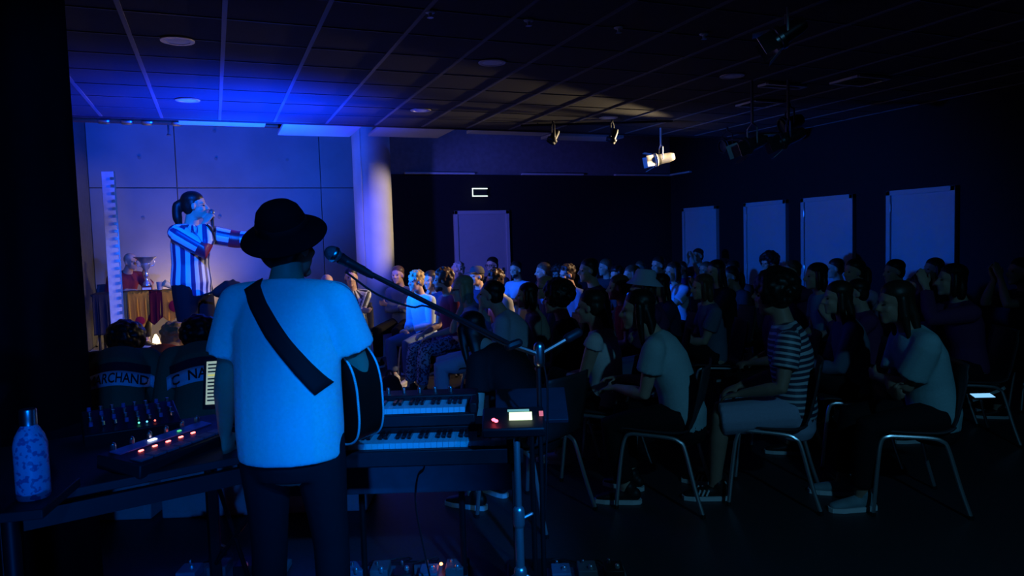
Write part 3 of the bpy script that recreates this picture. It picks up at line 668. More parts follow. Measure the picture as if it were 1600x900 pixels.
# id: x, y, facing, pose, scale, hair, hair colour, shirt, sleeve, trousers, leg, shoes, extras, label
AUD = [
 (2.28, 9.39, -136, 'cross', .946, 'short', 'brown', SLATE, 1.9, DK, .93, BSHOE, (), 'man with short hair and folded arms sitting just right of the column'),
 (2.22, 8.11, -155, 'lap', .923, 'tousled', 'blond', LBLUE, 1.85, JEANS, .93, WSHOE, (), 'woman with tousled blond hair and pale blue shirt in the front row'),
 (2.59, 8.67, -149, 'mouth', .92, 'bob', 'dark', NAVY, 1.9, DK, .93, BSHOE, (), 'dark haired person holding a hand to the mouth behind the blond woman'),
 (2.31, 7.29, -173, 'lapr', .955, 'curly', 'brown', MAR, .6, PAT, .93, BSHOE, ('beard',), 'man with big curly hair and maroon t-shirt in the front row'),
 (2.22, 6.10, 160, 'mouth', .944, 'bob', 'blond', LBLUE, .6, LJEANS, .93, WSHOE, ('glasses',), 'blond woman in glasses covering her mouth with one hand'),
 (3.25, 9.77, -141, 'lap', .947, 'tousled', 'grey', GREY, 1.9, DK, .93, BSHOE, (), 'grey haired man in the row behind the curly haired man'),
 (3.07, 8.42, -157, 'lap', .931, 'short', 'dark', NAVY, 1.9, DK, .93, BSHOE, ('cap',), 'person in a dark peaked cap in front of the far door'),
 (3.88, 10.06, -143, 'lap', .988, 'short', 'black', CHAR, 1.9, DK, .93, BSHOE, ('glasses',), 'dark haired man in glasses directly in front of the far door'),
 (2.82, 7.09, -178, 'lap', .931, 'tousled', 'brown', WHITE, .6, JEANS, .93, BSHOE, (), 'man with light brown tousled hair and white t-shirt below the far door'),
 (2.33, 5.31, 146, 'chin', .971, 'short', 'black', LBLUE, .6, JEANS, .93, WSHOE, (), 'black haired man in pale blue t-shirt hunched forward, chin on fist'),
 (3.93, 9.28, -151, 'cross', .946, 'short', 'black', LBLUE, .6, DK, .93, BSHOE, ('beard',), 'bearded man with folded arms right of the far door'),
 (4.01, 8.52, -160, 'lapr', .939, 'short', 'brown', SLATE, 1.9, DK, .93, BSHOE, (), 'brown haired man in slate top, middle rows, turned to the front'),
 (3.07, 6.41, 170, 'legs', .89, 'short', 'blond', NAVY, 1.9, DK, .93, BSHOE, ('glasses',), 'fair haired man in glasses with legs crossed, second row'),
 (2.61, 5.75, 156, 'lap', .88, 'bob', 'black', BEIGE, .5, DK, .93, BSHOE, (), 'woman with dark bob and grey beige top seen from behind'),
 (1.63, 3.71, 119, 'bent', .969, 'long', 'black', DK, .6, DK, .93, BSHOE, (), 'woman in black with long dark hair bent forward beside the microphone stand'),
 (3.68, 6.58, 174, 'lap', 1.004, 'short', 'black', DK, 1.9, DK, .93, BSHOE, (), 'tall man with short dark hair edged by warm light above the crowd'),
 (3.94, 7.64, -171, 'lap', .931, 'tousled', 'dark', SLATE, 1.9, DK, .93, BSHOE, (), 'dark haired man left of the tall man in profile'),
 (2.42, 4.77, 139, 'lap', .91, 'afro', 'black', DK, 1.9, DK, .93, BSHOE, (), 'woman with voluminous black hair in dark top, back to the camera'),
 (2.35, 4.15, 135, 'legs', .90, 'tied', 'dark', WHITE, .12, DK, .93, WSHOE, (), 'woman in white tank top with tied hair in left profile'),
 (5.19, 8.98, -160, 'lapr', .939, 'short', 'brown', CHAR, 1.9, DK, .93, BSHOE, (), 'man in charcoal far back behind the tall man'),
 (3.30, 4.97, 150, 'cross', .946, 'bob', 'dark', PLUM, 1.9, JEANS, .93, BSHOE, ('buckethat',), 'woman wearing a pale bucket hat with folded arms'),
 (3.43, 5.58, 159, 'lap', .907, 'pony', 'brown', RED, .6, DK, .93, BSHOE, (), 'woman in dark red top with ponytail left of the bucket hat'),
 (4.28, 6.76, 172, 'legs', .93, 'bob', 'brown', LBLUE, 1.9, DK, .93, BSHOE, (), 'woman in pale blue hooded top behind the bucket hat'),
 (5.68, 8.36, -167, 'lap', .955, 'short', 'dark', NAVY, 1.9, DK, .93, BSHOE, (), 'dark haired man in navy at the back above the bucket hat'),
 (5.11, 7.17, -178, 'clap', .931, 'bob', 'dark', LBLUE, .6, DK, .93, BSHOE, (), 'woman clapping in a pale blue t-shirt in front of the far left side door'),
 (7.40, 9.80, -160, 'clapup', 1.0, 'bun', 'dark', PLUM, .6, DK, .93, BSHOE, (), 'woman with hair bun, hands raised, before the furthest side door'),
 (4.84, 6.04, 169, 'cross', .962, 'long', 'black', DK, 1.9, DK, .93, BSHOE, (), 'woman with long black hair and folded arms right of the furthest side door'),
 (5.78, 6.83, 178, 'mouth', .936, 'short', 'dark', CHAR, 1.9, DK, .93, BSHOE, (), 'man with a hand at his mouth before the second side door'),
 (6.75, 7.41, -177, 'lap', .955, 'afro', 'black', DK, 1.9, DK, .93, BSHOE, (), 'person with rounded black hair outlined by the second side door'),
 (5.68, 5.85, 169, 'clapup', .939, 'short', 'brown', PLUM, .6, DK, .93, BSHOE, (), 'man clapping with raised hands between the second and third side doors'),
 (5.08, 4.91, 158, 'lap', .947, 'bob', 'black', TEAL, .6, DK, .93, BSHOE, (), 'person in teal t-shirt with dark bob below the third side door'),
 (6.71, 6.28, 174, 'lapr', .922, 'short', 'black', LILAC, .6, DK, .93, BSHOE, (), 'dark haired person in lilac t-shirt outlined by the third side door'),
 (5.67, 5.05, 162, 'cross', .954, 'pony', 'dark', LILAC, .6, DK, .93, BSHOE, (), 'woman in lilac top with ponytail right of the teal t-shirt'),
 (6.17, 5.02, 163, 'lap', .939, 'short', 'black', DK, 1.9, DK, .93, BSHOE, (), 'man in black left of the nearest side door'),
 (6.90, 5.16, 162, 'clap', .931, 'long', 'dark', DK, 1.9, DK, .93, BSHOE, (), 'long haired woman clapping in front of the nearest side door'),
 (5.12, 3.63, 148, 'clapup', .956, 'bob', 'black', PLUM, 1.9, DK, .93, BSHOE, (), 'person with hands raised at the right end of the nearest side door'),
 (6.52, 4.05, 156, 'clapup', .948, 'short', 'black', DK, .6, DK, .93, BSHOE, (), 'person clapping at the far right edge of the crowd'),
]
for a in AUD:
    x, y, rz, pose, sc, hair, hc, sh, sl, tr, lg, shoe, ex, lab = a
    person(lab, (x, y, 0), R_(rz), pose, hair, hc, SKIN, sh, sl, .012, tr, lg, shoe, sc, G, extras=ex)
    chair((x, y, 0), R_(rz))
# dimly visible people filling the dark rows
rnd = random.Random(11); spots = [(a[0], a[1]) for a in AUD]+[(2.42, 3.5), (3.12, 3.25), (3.72, 2.8)]
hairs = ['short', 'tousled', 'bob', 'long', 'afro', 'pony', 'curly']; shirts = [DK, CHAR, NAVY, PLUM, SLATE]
cnt = 0
for row in range(6):
    X = 3.9+.85*row*.86
    for q in range(14):
        y = 3.55+.62*q*.86+.18*rnd.random(); x = X+.12*rnd.random()
        if x > 7.4 or y > 10.4 or y < 3.2+.25*row*.2: continue
        if any(math.hypot(x-a, y-b) < .58 for a, b in spots): continue
        spots.append((x, y)); cnt += 1
        rz = math.atan2(7-y, -.2-x)+rnd.uniform(-.12, .12)
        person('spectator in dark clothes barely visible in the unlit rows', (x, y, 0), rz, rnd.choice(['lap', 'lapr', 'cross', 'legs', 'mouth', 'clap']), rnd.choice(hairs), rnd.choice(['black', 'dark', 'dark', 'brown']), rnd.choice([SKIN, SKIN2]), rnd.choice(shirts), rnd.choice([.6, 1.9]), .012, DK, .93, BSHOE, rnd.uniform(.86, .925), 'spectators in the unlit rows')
        chair((x, y, 0), rz)

# nearest row of the audience, with chairs in full view
NC = 'nearest chrome legged chairs'
chair((2.42, 3.58, 0), R_(136), 'chrome legged chair under the long haired woman in pale top, nearest the piano', NC)
person('woman with long dark hair and pale teal t-shirt leaning forward on nearest chair', (2.50, 3.50, 0), R_(136), 'fore', 'long', 'black', SKIN, cloth('pale_teal', (.38, .52, .54)), .5, .016, DK, .93, BSHOE, .95, G)
chair((3.02, 3.33, 0), R_(136), 'chrome legged chair under the man in the striped t-shirt', NC)
STR = stripe_mat('breton_stripes', 'sv', (.03, .04, .07), (.50, .54, .58), .034, .58)
shm = shirt_mesh(sk('lapr'), .6, .014)
person('man with big dark hair, striped t-shirt and light shorts on middle chair', (3.10, 3.26, 0), R_(140), 'lapr', 'afro', 'black', SKIN2, STR, .6, .014, cloth('light_shorts', (.38, .40, .52)), .5, BSHOE, .97, G, shirtme=shm, stripes=True, extras=('stripes3',))
chair((3.60, 2.92, 0), R_(148), 'chrome legged chair under the cross armed woman, nearest the right edge', NC)
person('woman with long dark hair and pale teal blouse, arms folded, rightmost chair', (3.72, 2.84, 0), R_(150), 'fold', 'long', 'dark', SKIN2, cloth('pale_teal2', (.30, .46, .48)), .75, .02, DK, .93, GSHOE, .95, G)
# referee sitting by the column
REFM = stripe_mat('referee_stripes', 'su', (.02, .025, .05), (.62, .64, .68), .07, .5)
shm = shirt_mesh(sk('cross'), 1.9, .016)
person('assistant referee in black and white striped shirt seated left of the column', (1.60, 9.2, 0), R_(-110), 'cross', 'short', 'black', SKIN, REFM, 1.9, .016, DK, .93, BSHOE, .95, None, shirtme=shm, stripes=True)
chair((1.60, 9.2, 0), R_(-110), 'chair under the assistant referee beside the column', 'audience stacking chairs')

person('bald person in grey seated left of the assistant referee behind the guitarist shoulder', (1.24, 8.80, 0), R_(-105), 'lap', None, 'grey', SKIN, GREY, 1.9, .014, DK, .93, BSHOE, .92)
chair((1.24, 8.80, 0), R_(-105), 'chair under the bald person beside the assistant referee', 'audience stacking chairs')
t = thing('rucksack', 'dark rucksack on the floor before the front row', 'bag', (1.42, 6.45, 0), R_(30))
b = MB(); b.tube([(0, 0, .10), (0, 0, .22), (.01, 0, .32)], [(.15, .11), (.16, .12), (.10, .07)], 14); link('bag_body', remesh(b, .014, 4), DK, t)
b = MB(); b.tube([(-.11, 0, .10), (-.12, 0, .18)], [(.10, .04), (.09, .035)], 12); link('front_pocket', remesh(b, .014, 3), CHAR, t)
MB().tube(bez([(.0, -.05, .36), (.0, -.03, .42), (.0, .03, .42), (.0, .05, .36)], 4), .010, 6).build('grab_handle', CHAR, t)

# ------------------------------------------------------------------ guitarist
GL = (.215, 2.60, 0); GA = R_(66); GS = .985
kg = skeleton(pelvis=(0, 0, .95), lean=-1, curve=7, shrug=.0, neckcut=.045, shw=.17, head=(-26, -4, 0), hands={'L': ((.17, .31, .90), (.4, .05, -.9), (-.2, -1, 0), .5), 'R': ((.30, -.10, 1.06), (.3, 1, -.25), (-1, 0, -.2), .5)},
    feet={'L': ((.02, .13, .085), (1, .25, 0), (1, .1, 0)), 'R': ((.0, -.13, .085), (1, -.25, 0), (1, -.1, 0))}, poles={'L': (-.75, .30, -1), 'R': (-.5, -.75, -.75)})
gsh = shirt_mesh(kg, .66, .018, hem=.01, boxy=1.2, voxel=.010, smooth=8)
gw = person('guitarist seen from behind in white t-shirt and wide brimmed black hat', GL, GA, None, 'short', 'black', SKIN2, cloth('tee_white', (.72, .73, .74)), trousers=DK, shoes=BSHOE, scale=GS, k=kg, body=body_mesh(kg, .007), shirtme=gsh, trome=trouser_mesh(kg, .95, .004, top=.05))
hat = MB().lathe([(.002, .112), (.030, .109), (.055, .099), (.074, .080), (.085, .052), (.090, .018), (.100, .004), (.13, -.006), (.150, -.016), (.153, -.021), (.149, -.027), (.125, -.020), (.09, -.008), (.082, .0), (.0, .05)], 40)
h = hat.build('hat', mat('black_felt', (.006, .006, .007), .95, spec=.1)); h.parent = gw; h.matrix_local = kg.head@T(-.022, 0, .060)@RZ(R_(26))@RY(R_(-27))
hb = MB().lathe([(.0915, .014), (.0925, .016), (.0895, .038), (.087, .039)], 40).build('hat_band', mat('black_ribbon', (.012, .012, .014), .5)); hb.parent = h
bv = BVHTree.FromPolygons([v.co.copy() for v in gsh.vertices], [tuple(p.vertices) for p in gsh.polygons])
def on_back(bvh, y, z, off=.006, frm=-1.0):
    hit = bvh.ray_cast(V((frm, y, z)), V((1 if frm < 0 else -1, 0, 0)))
    return (hit[0]+hit[1]*off*(1 if hit[1].x*frm > 0 else -1)) if hit[0] else None
def strip_on(bvh, line, width, off, frm=-1.0):
    """ribbon laid on a garment: line of (y,z)"""
    vs = []; fs = []; m = 4; rows = []
    for i, (y, z) in enumerate(line):
        a, b = line[max(0, i-1)], line[min(len(line)-1, i+1)]; t = V((b[0]-a[0], b[1]-a[1])).normalized(); nn = V((-t.y, t.x)); row = []
        for j in range(m+1):
            q = (j/m-.5)*width; p = on_back(bvh, y+nn.x*q, z+nn.y*q, off, frm)
            if p is None: row = None; break
            row.append(p)
        if row: rows.append(row)
    for r in rows: vs += r
    for i in range(len(rows)-1):
        for j in range(m): a = i*(m+1)+j; fs.append((a, a+1, a+m+2, a+m+1))
    return MB().add(vs, fs)
zt = kg.spine[4].z
ln = [(.105-.31*t, zt+.070-.44*t) for t in [-.16+1.36*i/32 for i in range(33)]]
so = strip_on(bv, ln, .058, .008).build('guitar_strap', mat('black_webbing', (.008, .008, .009), .8), gw)
md = so.modifiers.new('t', 'SOLIDIFY'); md.thickness = .004
fl = [(.105-.02*t, zt+.03-.10*t) for t in [i/8 for i in range(9)]]
sf = strip_on(bv, fl, .055, .008, 1.0).build('guitar_strap', MATS['black_webbing'], gw); md = sf.modifiers.new('t', 'SOLIDIFY'); md.thickness = .004
# guitar (held, so a thing of its own)
def guitar(M):
    o = thing('acoustic_guitar', 'dark acoustic guitar with pale edge binding held by the guitarist', 'guitar'); o.matrix_world = M
    half = [(-.25, 0), (-.247, .07), (-.225, .135), (-.175, .178), (-.115, .195), (-.05, .180), (.01, .150), (.06, .132), (.11, .135), (.165, .142), (.21, .128), (.24, .09), (.25, .04), (.25, 0)]
    up = [(p.x, p.y) for p in bez([(x, y, 0) for x, y in half], 4)]
    poly = up+[(x, -y) for x, y in up[-2:0:-1]]
    MB().prism(poly, -.052, .052).build('body', mat('dark_sunburst', (.018, .008, .006), .25, spec=.5), o)
    for z in (-.053, .053):
        b = MB(); pts = [(x*1.001, y*1.001, z) for x, y in poly]; b.tube(pts+[pts[0]], .0042, 6, cap=False); b.build('binding', mat('ivory_binding', (.75, .78, .78), .35), o)
    MB().lathe([(.0, .0535), (.05, .0545), (.051, .0535)], 28, T(.06, 0, 0)).build('sound_hole', BLACK, o)
    MB().box((-.12, 0, .058), (.03, .16, .012)).build('bridge', mat('rosewood', (.05, .025, .015), .5), o, bevel=.003)
    MB().box((.46, 0, .052), (.46, .048, .03)).build('neck', mat('rosewood', (.05, .025, .015)), o, bevel=.008)
    hd = MB().prism([(.69, -.028), (.86, -.038), (.87, 0), (.86, .038), (.69, .028)], .040, .056).build('headstock', BLACKP, o)
    for i in range(3):
        for sg in (-1, 1): MB().tube([(.73+.045*i, sg*.03, .048), (.73+.045*i, sg*.058, .048)], [.006, .010], 8).build('tuning_peg', CHROME, hd)
    for i in range(6): MB().tube([(-.12, -.022+.0088*i, .066), (.70, -.016+.0064*i, .070)], .0007, 4).build('string', STEEL, o)
    return o
Mg = T(*GL)@RZ(GA)@Matrix.Scale(GS, 4)
nd = V((.64, .72, .16)).normalized(); nn = V((.72, -.64, .15)); nn = (nn-nd*nn.dot(nd)).normalized(); ay = nn.cross(nd)
Mq = Matrix((nd, ay, nn)).transposed().to_4x4(); Mq.translation = V((.25, -.085, 1.06))
guitar(Mg@Mq)

# ------------------------------------------------------------------ master of ceremonies on the stage
km = skeleton(pelvis=(0, 0, .95), lean=-2, curve=8, head=(30, 0, 0), hands={'R': ((.185, -.02, 1.475), (.25, .55, .75), (.2, 1, .3), .9), 'L': ((.50, .42, 1.32), (.8, .55, -.05), (0, 0, -1), .2)},
    feet={'L': ((.02, .15, .085), (1, .3, 0), (1, .1, 0)), 'R': ((-.02, -.13, .085), (1, -.35, 0), (1, -.1, 0))}, poles={'R': (-.2, -.6, -1), 'L': (0, .4, -1)})
MCM = stripe_mat('jersey_stripes', 'su', (.015, .03, .14), (.70, .70, .72), .072, .48, band=(.20, .30, (.32, .02, .05)), rough=.4)
msh = shirt_mesh(km, 1.9, .032, hem=.03, boxy=1.15, voxel=.009, smooth=6); add_attrs(msh, km)
MCL = (-.20, 7.15, STZ); MCA = R_(-38)
mc = person('master of ceremonies in striped referee jersey speaking into microphone, arm outstretched', MCL, MCA, None, 'pony', 'black', SKIN, MCM, trousers=cloth('dark_trousers', (.008, .008, .010)), shoes=BSHOE, k=km, body=body_mesh(km, .007), shirtme=msh, trome=trouser_mesh(km, .95, .02))
vb = BVHTree.FromPolygons([v.co.copy() for v in msh.vertices], [tuple(p.vertices) for p in msh.polygons])
zt = km.spine[5].z
for sg in (-1, 1):
    o = strip_on(vb, [(sg*(.062-.06*t), zt-.01-.15*t) for t in [i/8 for i in range(9)]], .026, .006, 1.0).build('collar', DK, mc); md = o.modifiers.new('t', 'SOLIDIFY'); md.thickness = .005
def microphone(M, label, name='microphone'):
    o = thing(name, label, 'microphone'); o.matrix_world = M
    MB().lathe([(.010, -.13), (.0135, -.11), (.0165, -.02), (.02, 0), (.0, 0)], 16).build('handle', BLACKP, o)
    MB().ell((0, 0, .026), (.026, .026, .030), None, 16, 10).build('grille', mat('grille_mesh', (.10, .14, .16), .5, .5, scale=300, bump=.5), o)
    MB().lathe([(.0255, .016), (.0275, .019), (.0275, .027), (.0255, .030)], 20).build('grille_ring', STEEL, o)
    return o
dw = km.wr['R']+km.hand['R'][0]*.075+V((.03, .01, 0)); hm = km.head@V((.135, 0, -.065))
ax = (hm-dw); ax = V((-.10, .10, 1)).normalized()
Mm = ax.to_track_quat('Z', 'Y').to_matrix().to_4x4(); Mm.translation = hm-ax*.02
microphone(T(*MCL)@RZ(MCA)@Mm, 'handheld microphone at the mouth of the master of ceremonies')
bag = thing('shoulder_bag', 'black shoulder bag at the hip of the master of ceremonies', 'bag', (.13, 7.02, STZ+.86), R_(20))
b = MB(); b.tube([(-.12, 0, .0), (-.04, 0, .03), (.05, 0, .02), (.13, 0, -.03)], [(.05, .05), (.06, .075), (.06, .07), (.04, .03)], 12); b.tube([(.0, 0, .05), (.02, 0, .10)], [.05, .015], 10)
link('bag_body', remesh(b, .012, 4), DK, bag); MB().tube(bez([(-.13, 0, .03), (-.18, .01, .0), (-.24, .05, -.02)], 5), .009, 6).build('bag_strap', DK, bag)

# ------------------------------------------------------------------ jersey players on the bench, backs to the camera
def panel_on(bvh, u0, u1, z_of, h, off, n=18, m=3):
    vs = []; fs = []; ok = True
    for i in range(n+1):
        y = u0+(u1-u0)*i/n
        for j in range(m+1):
            p = on_back(bvh, y, z_of(y)+h*j/m, off)
            if p is None: p = V(vs[-1]) if vs else V((0, y, z_of(y)))
            vs.append(p)
    for i in range(n):
        for j in range(m): a = i*(m+1)+j; fs.append((a, a+1, a+m+2, a+m+1))
    return MB().add(vs, fs)
def text_on(bvh, txt, yc, width, z_of, h, off):
    """lettering wrapped on the back; seen from behind, reading left to right = +Y to -Y"""
    cu = bpy.data.curves.new('t', 'FONT'); cu.body = txt; cu.align_x = 'CENTER'; cu.size = 1; cu.offset = .02; cu.resolution_u = 3
    to = bpy.data.objects.new('t', cu); C.objects.link(to); dg = bpy.context.evaluated_depsgraph_get(); me = bpy.data.meshes.new_from_object(to.evaluated_get(dg)); bpy.data.objects.remove(to)
    bm = bmesh.new(); bm.from_mesh(me); bmesh.ops.triangulate(bm, faces=bm.faces)
    bmesh.ops.subdivide_edges(bm, edges=[e for e in bm.edges if e.calc_length() > .12], cuts=2); bmesh.ops.triangulate(bm, faces=bm.faces)
    xs_ = [v.co.x for v in bm.verts]; x0, x1 = min(xs_), max(xs_); ys_ = [v.co.y for v in bm.verts]; y0, y1 = min(ys_), max(ys_)
    for v in bm.verts:
        y = yc-((v.co.x-x0)/(x1-x0)-.5)*width; z = z_of(y)+(v.co.y-y0)/(y1-y0)*h
        p = on_back(bvh, y, z, off); v.co = p if p else V((-.12, y, z))
    bm.to_mesh(me); bm.free(); me.name = 'lettering'; return me
JTOP = cloth('jersey_red', (.75, .14, .05)); JGRN = cloth('jersey_olive', (.10, .12, .07)); JMAR = cloth('jersey_maroon', (.10, .015, .03)); BAND = cloth('jersey_band', (.55, .62, .78))
def player(label, loc, rz, pose, hair, hc, jersey, name=None, yc=0, wid=.30, scale=.95, band=(.22, -.22), top=JMAR):
    shm = shirt_mesh(sk(pose), 1.9, .03, voxel=.011)
    o = person(label, loc, rz, pose, hair, hc, SKIN, jersey, trousers=DK, shoes=BSHOE, scale=scale, shirtme=shm)
    if name:
        bv = BVHTree.FromPolygons([v.co.copy() for v in shm.vertices], [tuple(p.vertices) for p in shm.polygons])
        zt = sk(pose).spine[4].z
        zo = lambda y: zt-.115-1.6*y*y
        bd = panel_on(bv, band[0], band[1], zo, .085, .004).build('name_band', BAND, o)
        md = bd.modifiers.new('t', 'SOLIDIFY'); md.thickness = .002
        link('lettering', text_on(bv, name, yc, wid, lambda y: zo(y)+.014, .058, .009), mat('letter_black', (.01, .01, .012), .6), bd)
        yk = panel_on(bv, band[0]*.9, band[1]*.9, lambda y: zo(y)+.087, .05, .004).build('yoke', top, o)
    return o
player('jersey player with MARCHAND on the back and thick dark hair, on the bench', (-.63, 5.14, 0), R_(86), 'slump', 'afro', 'black', JGRN, 'MARCHAND', -.02, .33, .96)
player('light haired player in orange red jersey turned right, in front of the MARCHAND player', (-.44, 5.50, 0), R_(74), 'slumpl', 'tousled', 'blond', JTOP, scale=.93)
player('jersey player with C NAT on the back, dark hair, beside the tablet', (-.10, 4.92, 0), R_(92), 'slump', 'afro', 'black', JGRN, 'C  NAT', .06, .25, .98)
for i, (x, y) in enumerate([(-.62, 4.95), (-.02, 4.72), (.56, 4.50)]):
    t = thing('bench_box', ['white bench box furthest left behind the mixer table', 'white bench box in the middle behind the guitarist', 'white bench box right of the guitarist legs'][i], 'bench', (x, y, 0), R_(-21), 'white bench boxes')
    MB().box((0, 0, .20), (.58, .40, .40)).build('box_body', WHITEB, t, bevel=.01)
    MB().box((0, 0, .415), (.60, .42, .03)).build('seat_board', mat('bench_top', (.3, .3, .3), .6), t, bevel=.006)
    MB().box((0, -.203, .20), (.50, .008, .32)).build('front_panel', WHITEB, t, bevel=.003)

# ------------------------------------------------------------------ jury table on the stage
TZ = STZ+.75
t = thing('jury_table', 'dark folding table on the stage draped with team jerseys', 'table', (-.90, 10.25, STZ))
MB().box((0, 0, .735), (1.0, .56, .03)).build('table_top', BLACKP, t, bevel=.005)
for sx in (-1, 1):
    for sy in (-1, 1): MB().tube([(sx*.44, sy*.22, 0), (sx*.44, sy*.22, .72)], .016, 8).build('leg', BLACKM, t)
def draped(name, label, x0, x1, drop, m, seed, crest=None, point=0, y=-.285):
    o = thing(name, label, 'jersey', (-.90, 10.25, STZ), 0, 'team jerseys draped on the jury table')
    nx, ns = 16, 22; vs = []; fs = []
    for i in range(nx+1):
        u = i/nx; x = x0+(x1-x0)*u; dd = drop*(1-point*abs(u-.45)*1.4)
        for j in range(ns+1):
            s = j/ns*(dd+.22); fold = .016*math.sin(u*17+seed)+.01*math.sin(u*31+seed*2)
            if s < .22: vs.append((x, -.06-s+.0, .756+.003*math.sin(u*9)))
            else: q = s-.22; vs.append((x+.02*math.sin(seed+q*4)*q, y-.008-abs(fold)*min(1, q*5)-.012, .753-q))
    for i in range(nx):
        for j in range(ns): a = i*(ns+1)+j; fs.append((a, a+1, a+ns+2, a+ns+1))
    b = MB().add(vs, fs).build('jersey_cloth', m, o); md = b.modifiers.new('t', 'SOLIDIFY'); md.thickness = .006
    if crest:
        cx, cz, r, cm = crest
        c = MB().lathe([(.0, .003), (r*.9, .003), (r, 0)], 20, T(cx, y-.048, cz)@RX(PI/2)); c.build('crest', cm, o)
    return o
def see_through(m, f=.5):
    nt = m.node_tree; b = nt.nodes['Principled BSDF']; out = nt.nodes['Material Output']; tl = nt.nodes.new('ShaderNodeBsdfTranslucent'); mx = nt.nodes.new('ShaderNodeMixShader'); mx.inputs[0].default_value = f
    nt.links.new(b.inputs['Base Color'].links[0].from_socket, tl.inputs['Color']); nt.links.new(b.outputs[0], mx.inputs[1]); nt.links.new(tl.outputs[0], mx.inputs[2]); nt.links.new(mx.outputs[0], out.inputs['Surface'])
    return m
YEL = cloth('jersey_yellow', (.62, .36, .05)); DRED = cloth('jersey_crimson', (.42, .02, .05)); DMAR = cloth('jersey_dark_maroon', (.12, .012, .03)); see_through(YEL); see_through(DRED); see_through(DMAR)
draped('draped_jersey', 'black cloth draped over the left end of the jury table', -.48, -.30, .5, cloth('drape_dark', (.02, .02, .03)), 1.0)
draped('draped_jersey', 'dark green striped jersey draped left of the yellow one', -.31, -.10, .48, cloth('drape_olive', (.07, .08, .05)), 2.2)
draped('draped_jersey', 'yellow jersey with red crest hanging lowest from the jury table', -.11, .13, .56, YEL, .4, (.02, .40, .055, DRED), .7)
draped('draped_jersey', 'dark maroon jersey hanging between the two yellow ones', .10, .28, .42, DMAR, 3.1, None, .3)
draped('draped_jersey', 'yellow and crimson jersey at the right end of the jury table', .24, .50, .40, YEL, 1.7, (.42, .56, .075, DRED), .4)
# trophy
t = thing('trophy_cup', 'tall silver trophy cup with wide bowl on the jury table', 'trophy', (-.80, 10.17, TZ+.011))
MB().box((0, 0, .03), (.12, .12, .06)).build('plinth', mat('trophy_wood', (.12, .03, .02), .3), t, bevel=.006)
MB().box((0, -.062, .022), (.10, .004, .028)).build('plaque', WHITEP, t)
MB().lathe([(.05, .06), (.045, .09), (.02, .12), (.016, .16), (.028, .18), (.016, .20), (.02, .25), (.05, .29), (.058, .32), (.06, .335)], 24).build('stem', CHROME, t)
MB().lathe([(.05, .325), (.07, .36), (.11, .40), (.135, .415), (.137, .422), (.10, .41), (.04, .36), (.0, .35)], 28).build('bowl', CHROME, t)
for sg in (-1, 1): MB().tube(bez([(sg*.05, 0, .30), (sg*.09, 0, .31), (sg*.10, 0, .36), (sg*.08, 0, .385)], 4), .006, 6).build('cup_handle', CHROME, t)
t = thing('drinking_cup', 'grey tumbler standing right of the trophy', 'cup', (-.655, 10.12, TZ+.011))
MB().lathe([(.030, 0), (.036, .10), (.034, .10), (.028, .006), (.0, .006)], 20).build('cup_wall', mat('grey_cup', (.35, .33, .36), .4), t)
MB().tube([(.035, 0, .08), (.055, 0, .06), (.035, 0, .03)], .005, 6).build('cup_handle', MATS['grey_cup'], t)
t = thing('paper_cone', 'pale yellow folded paper lying right of the tumbler', 'paper', (-.56, 10.14, TZ+.045), R_(30))
MB().tube([(-.05, 0, .05), (.05, 0, -.005)], [.045, .03], 10, cap=False).build('paper_sheet', mat('cream_paper', (.75, .66, .4), .8), t)
MB().box((.03, 0, .0), (.04, .02, .004)).build('paper_flap', MATS['cream_paper'], t)
t = thing('score_book', 'thin white book lying at the foot of the desk microphone stand', 'book', (-.42, 10.12, TZ+.011))
MB().box((0, 0, .008), (.16, .12, .016)).build('cover', WHITEP, t, bevel=.002); MB().box((.003, 0, .008), (.156, .123, .010)).build('pages', mat('paper', (.7, .7, .66), .8), t)
t = thing('desk_microphone_stand', 'short black microphone stand on the jury table', 'stand', (-.43, 10.32, TZ+.0))
MB().lathe([(.06, 0), (.06, .012), (.02, .02), (.0, .02)], 20).build('base', BLACKM, t); MB().tube([(0, 0, .01), (0, 0, .36)], .009, 8).build('pole', BLACKM, t)
MB().tube([(-.03, 0, .385), (-.01, 0, .355), (.01, 0, .355), (.03, 0, .385)], .010, 6).build('clip', BLACKP, t)
# seated jury man
POSES['elbow']['hands']['L'] = ((.40, .16, 1.03), (.35, .0, 1), (-.3, -1, 0), .5)
person('bald man in maroon shirt sitting at the jury table by the post', (-1.17, 10.82, STZ), R_(-62), 'elbow', None, 'dark', SKIN, cloth('maroon_shirt', (.20, .03, .05)), .75, .016, DK, .93, BSHOE, .95)
chair((-1.17, 10.82, STZ), R_(-62), 'chair under the bald man at the jury table', 'audience stacking chairs')
# glowing cone lamp on the stage floor
t = thing('stage_floor_lamp', 'small bright warm cone lamp glowing on the stage floor under the jury table', 'lamp', (-.66, 10.92, STZ))
LG = glow('warm_lamp_glass', (1, .70, .33), 9)
MB().lathe([(.07, 0), (.07, .02), (.05, .03), (.0, .03)], 20).build('base', BLACKM, t)
MB().lathe([(.068, .03), (.055, .10), (.02, .22), (.004, .235)], 20).build('shade', LG, t)
MB().lathe([(.045, .0), (.04, .06), (.01, .12)], 16, T(-.13, 0, 0)).build('shade', LG, t)
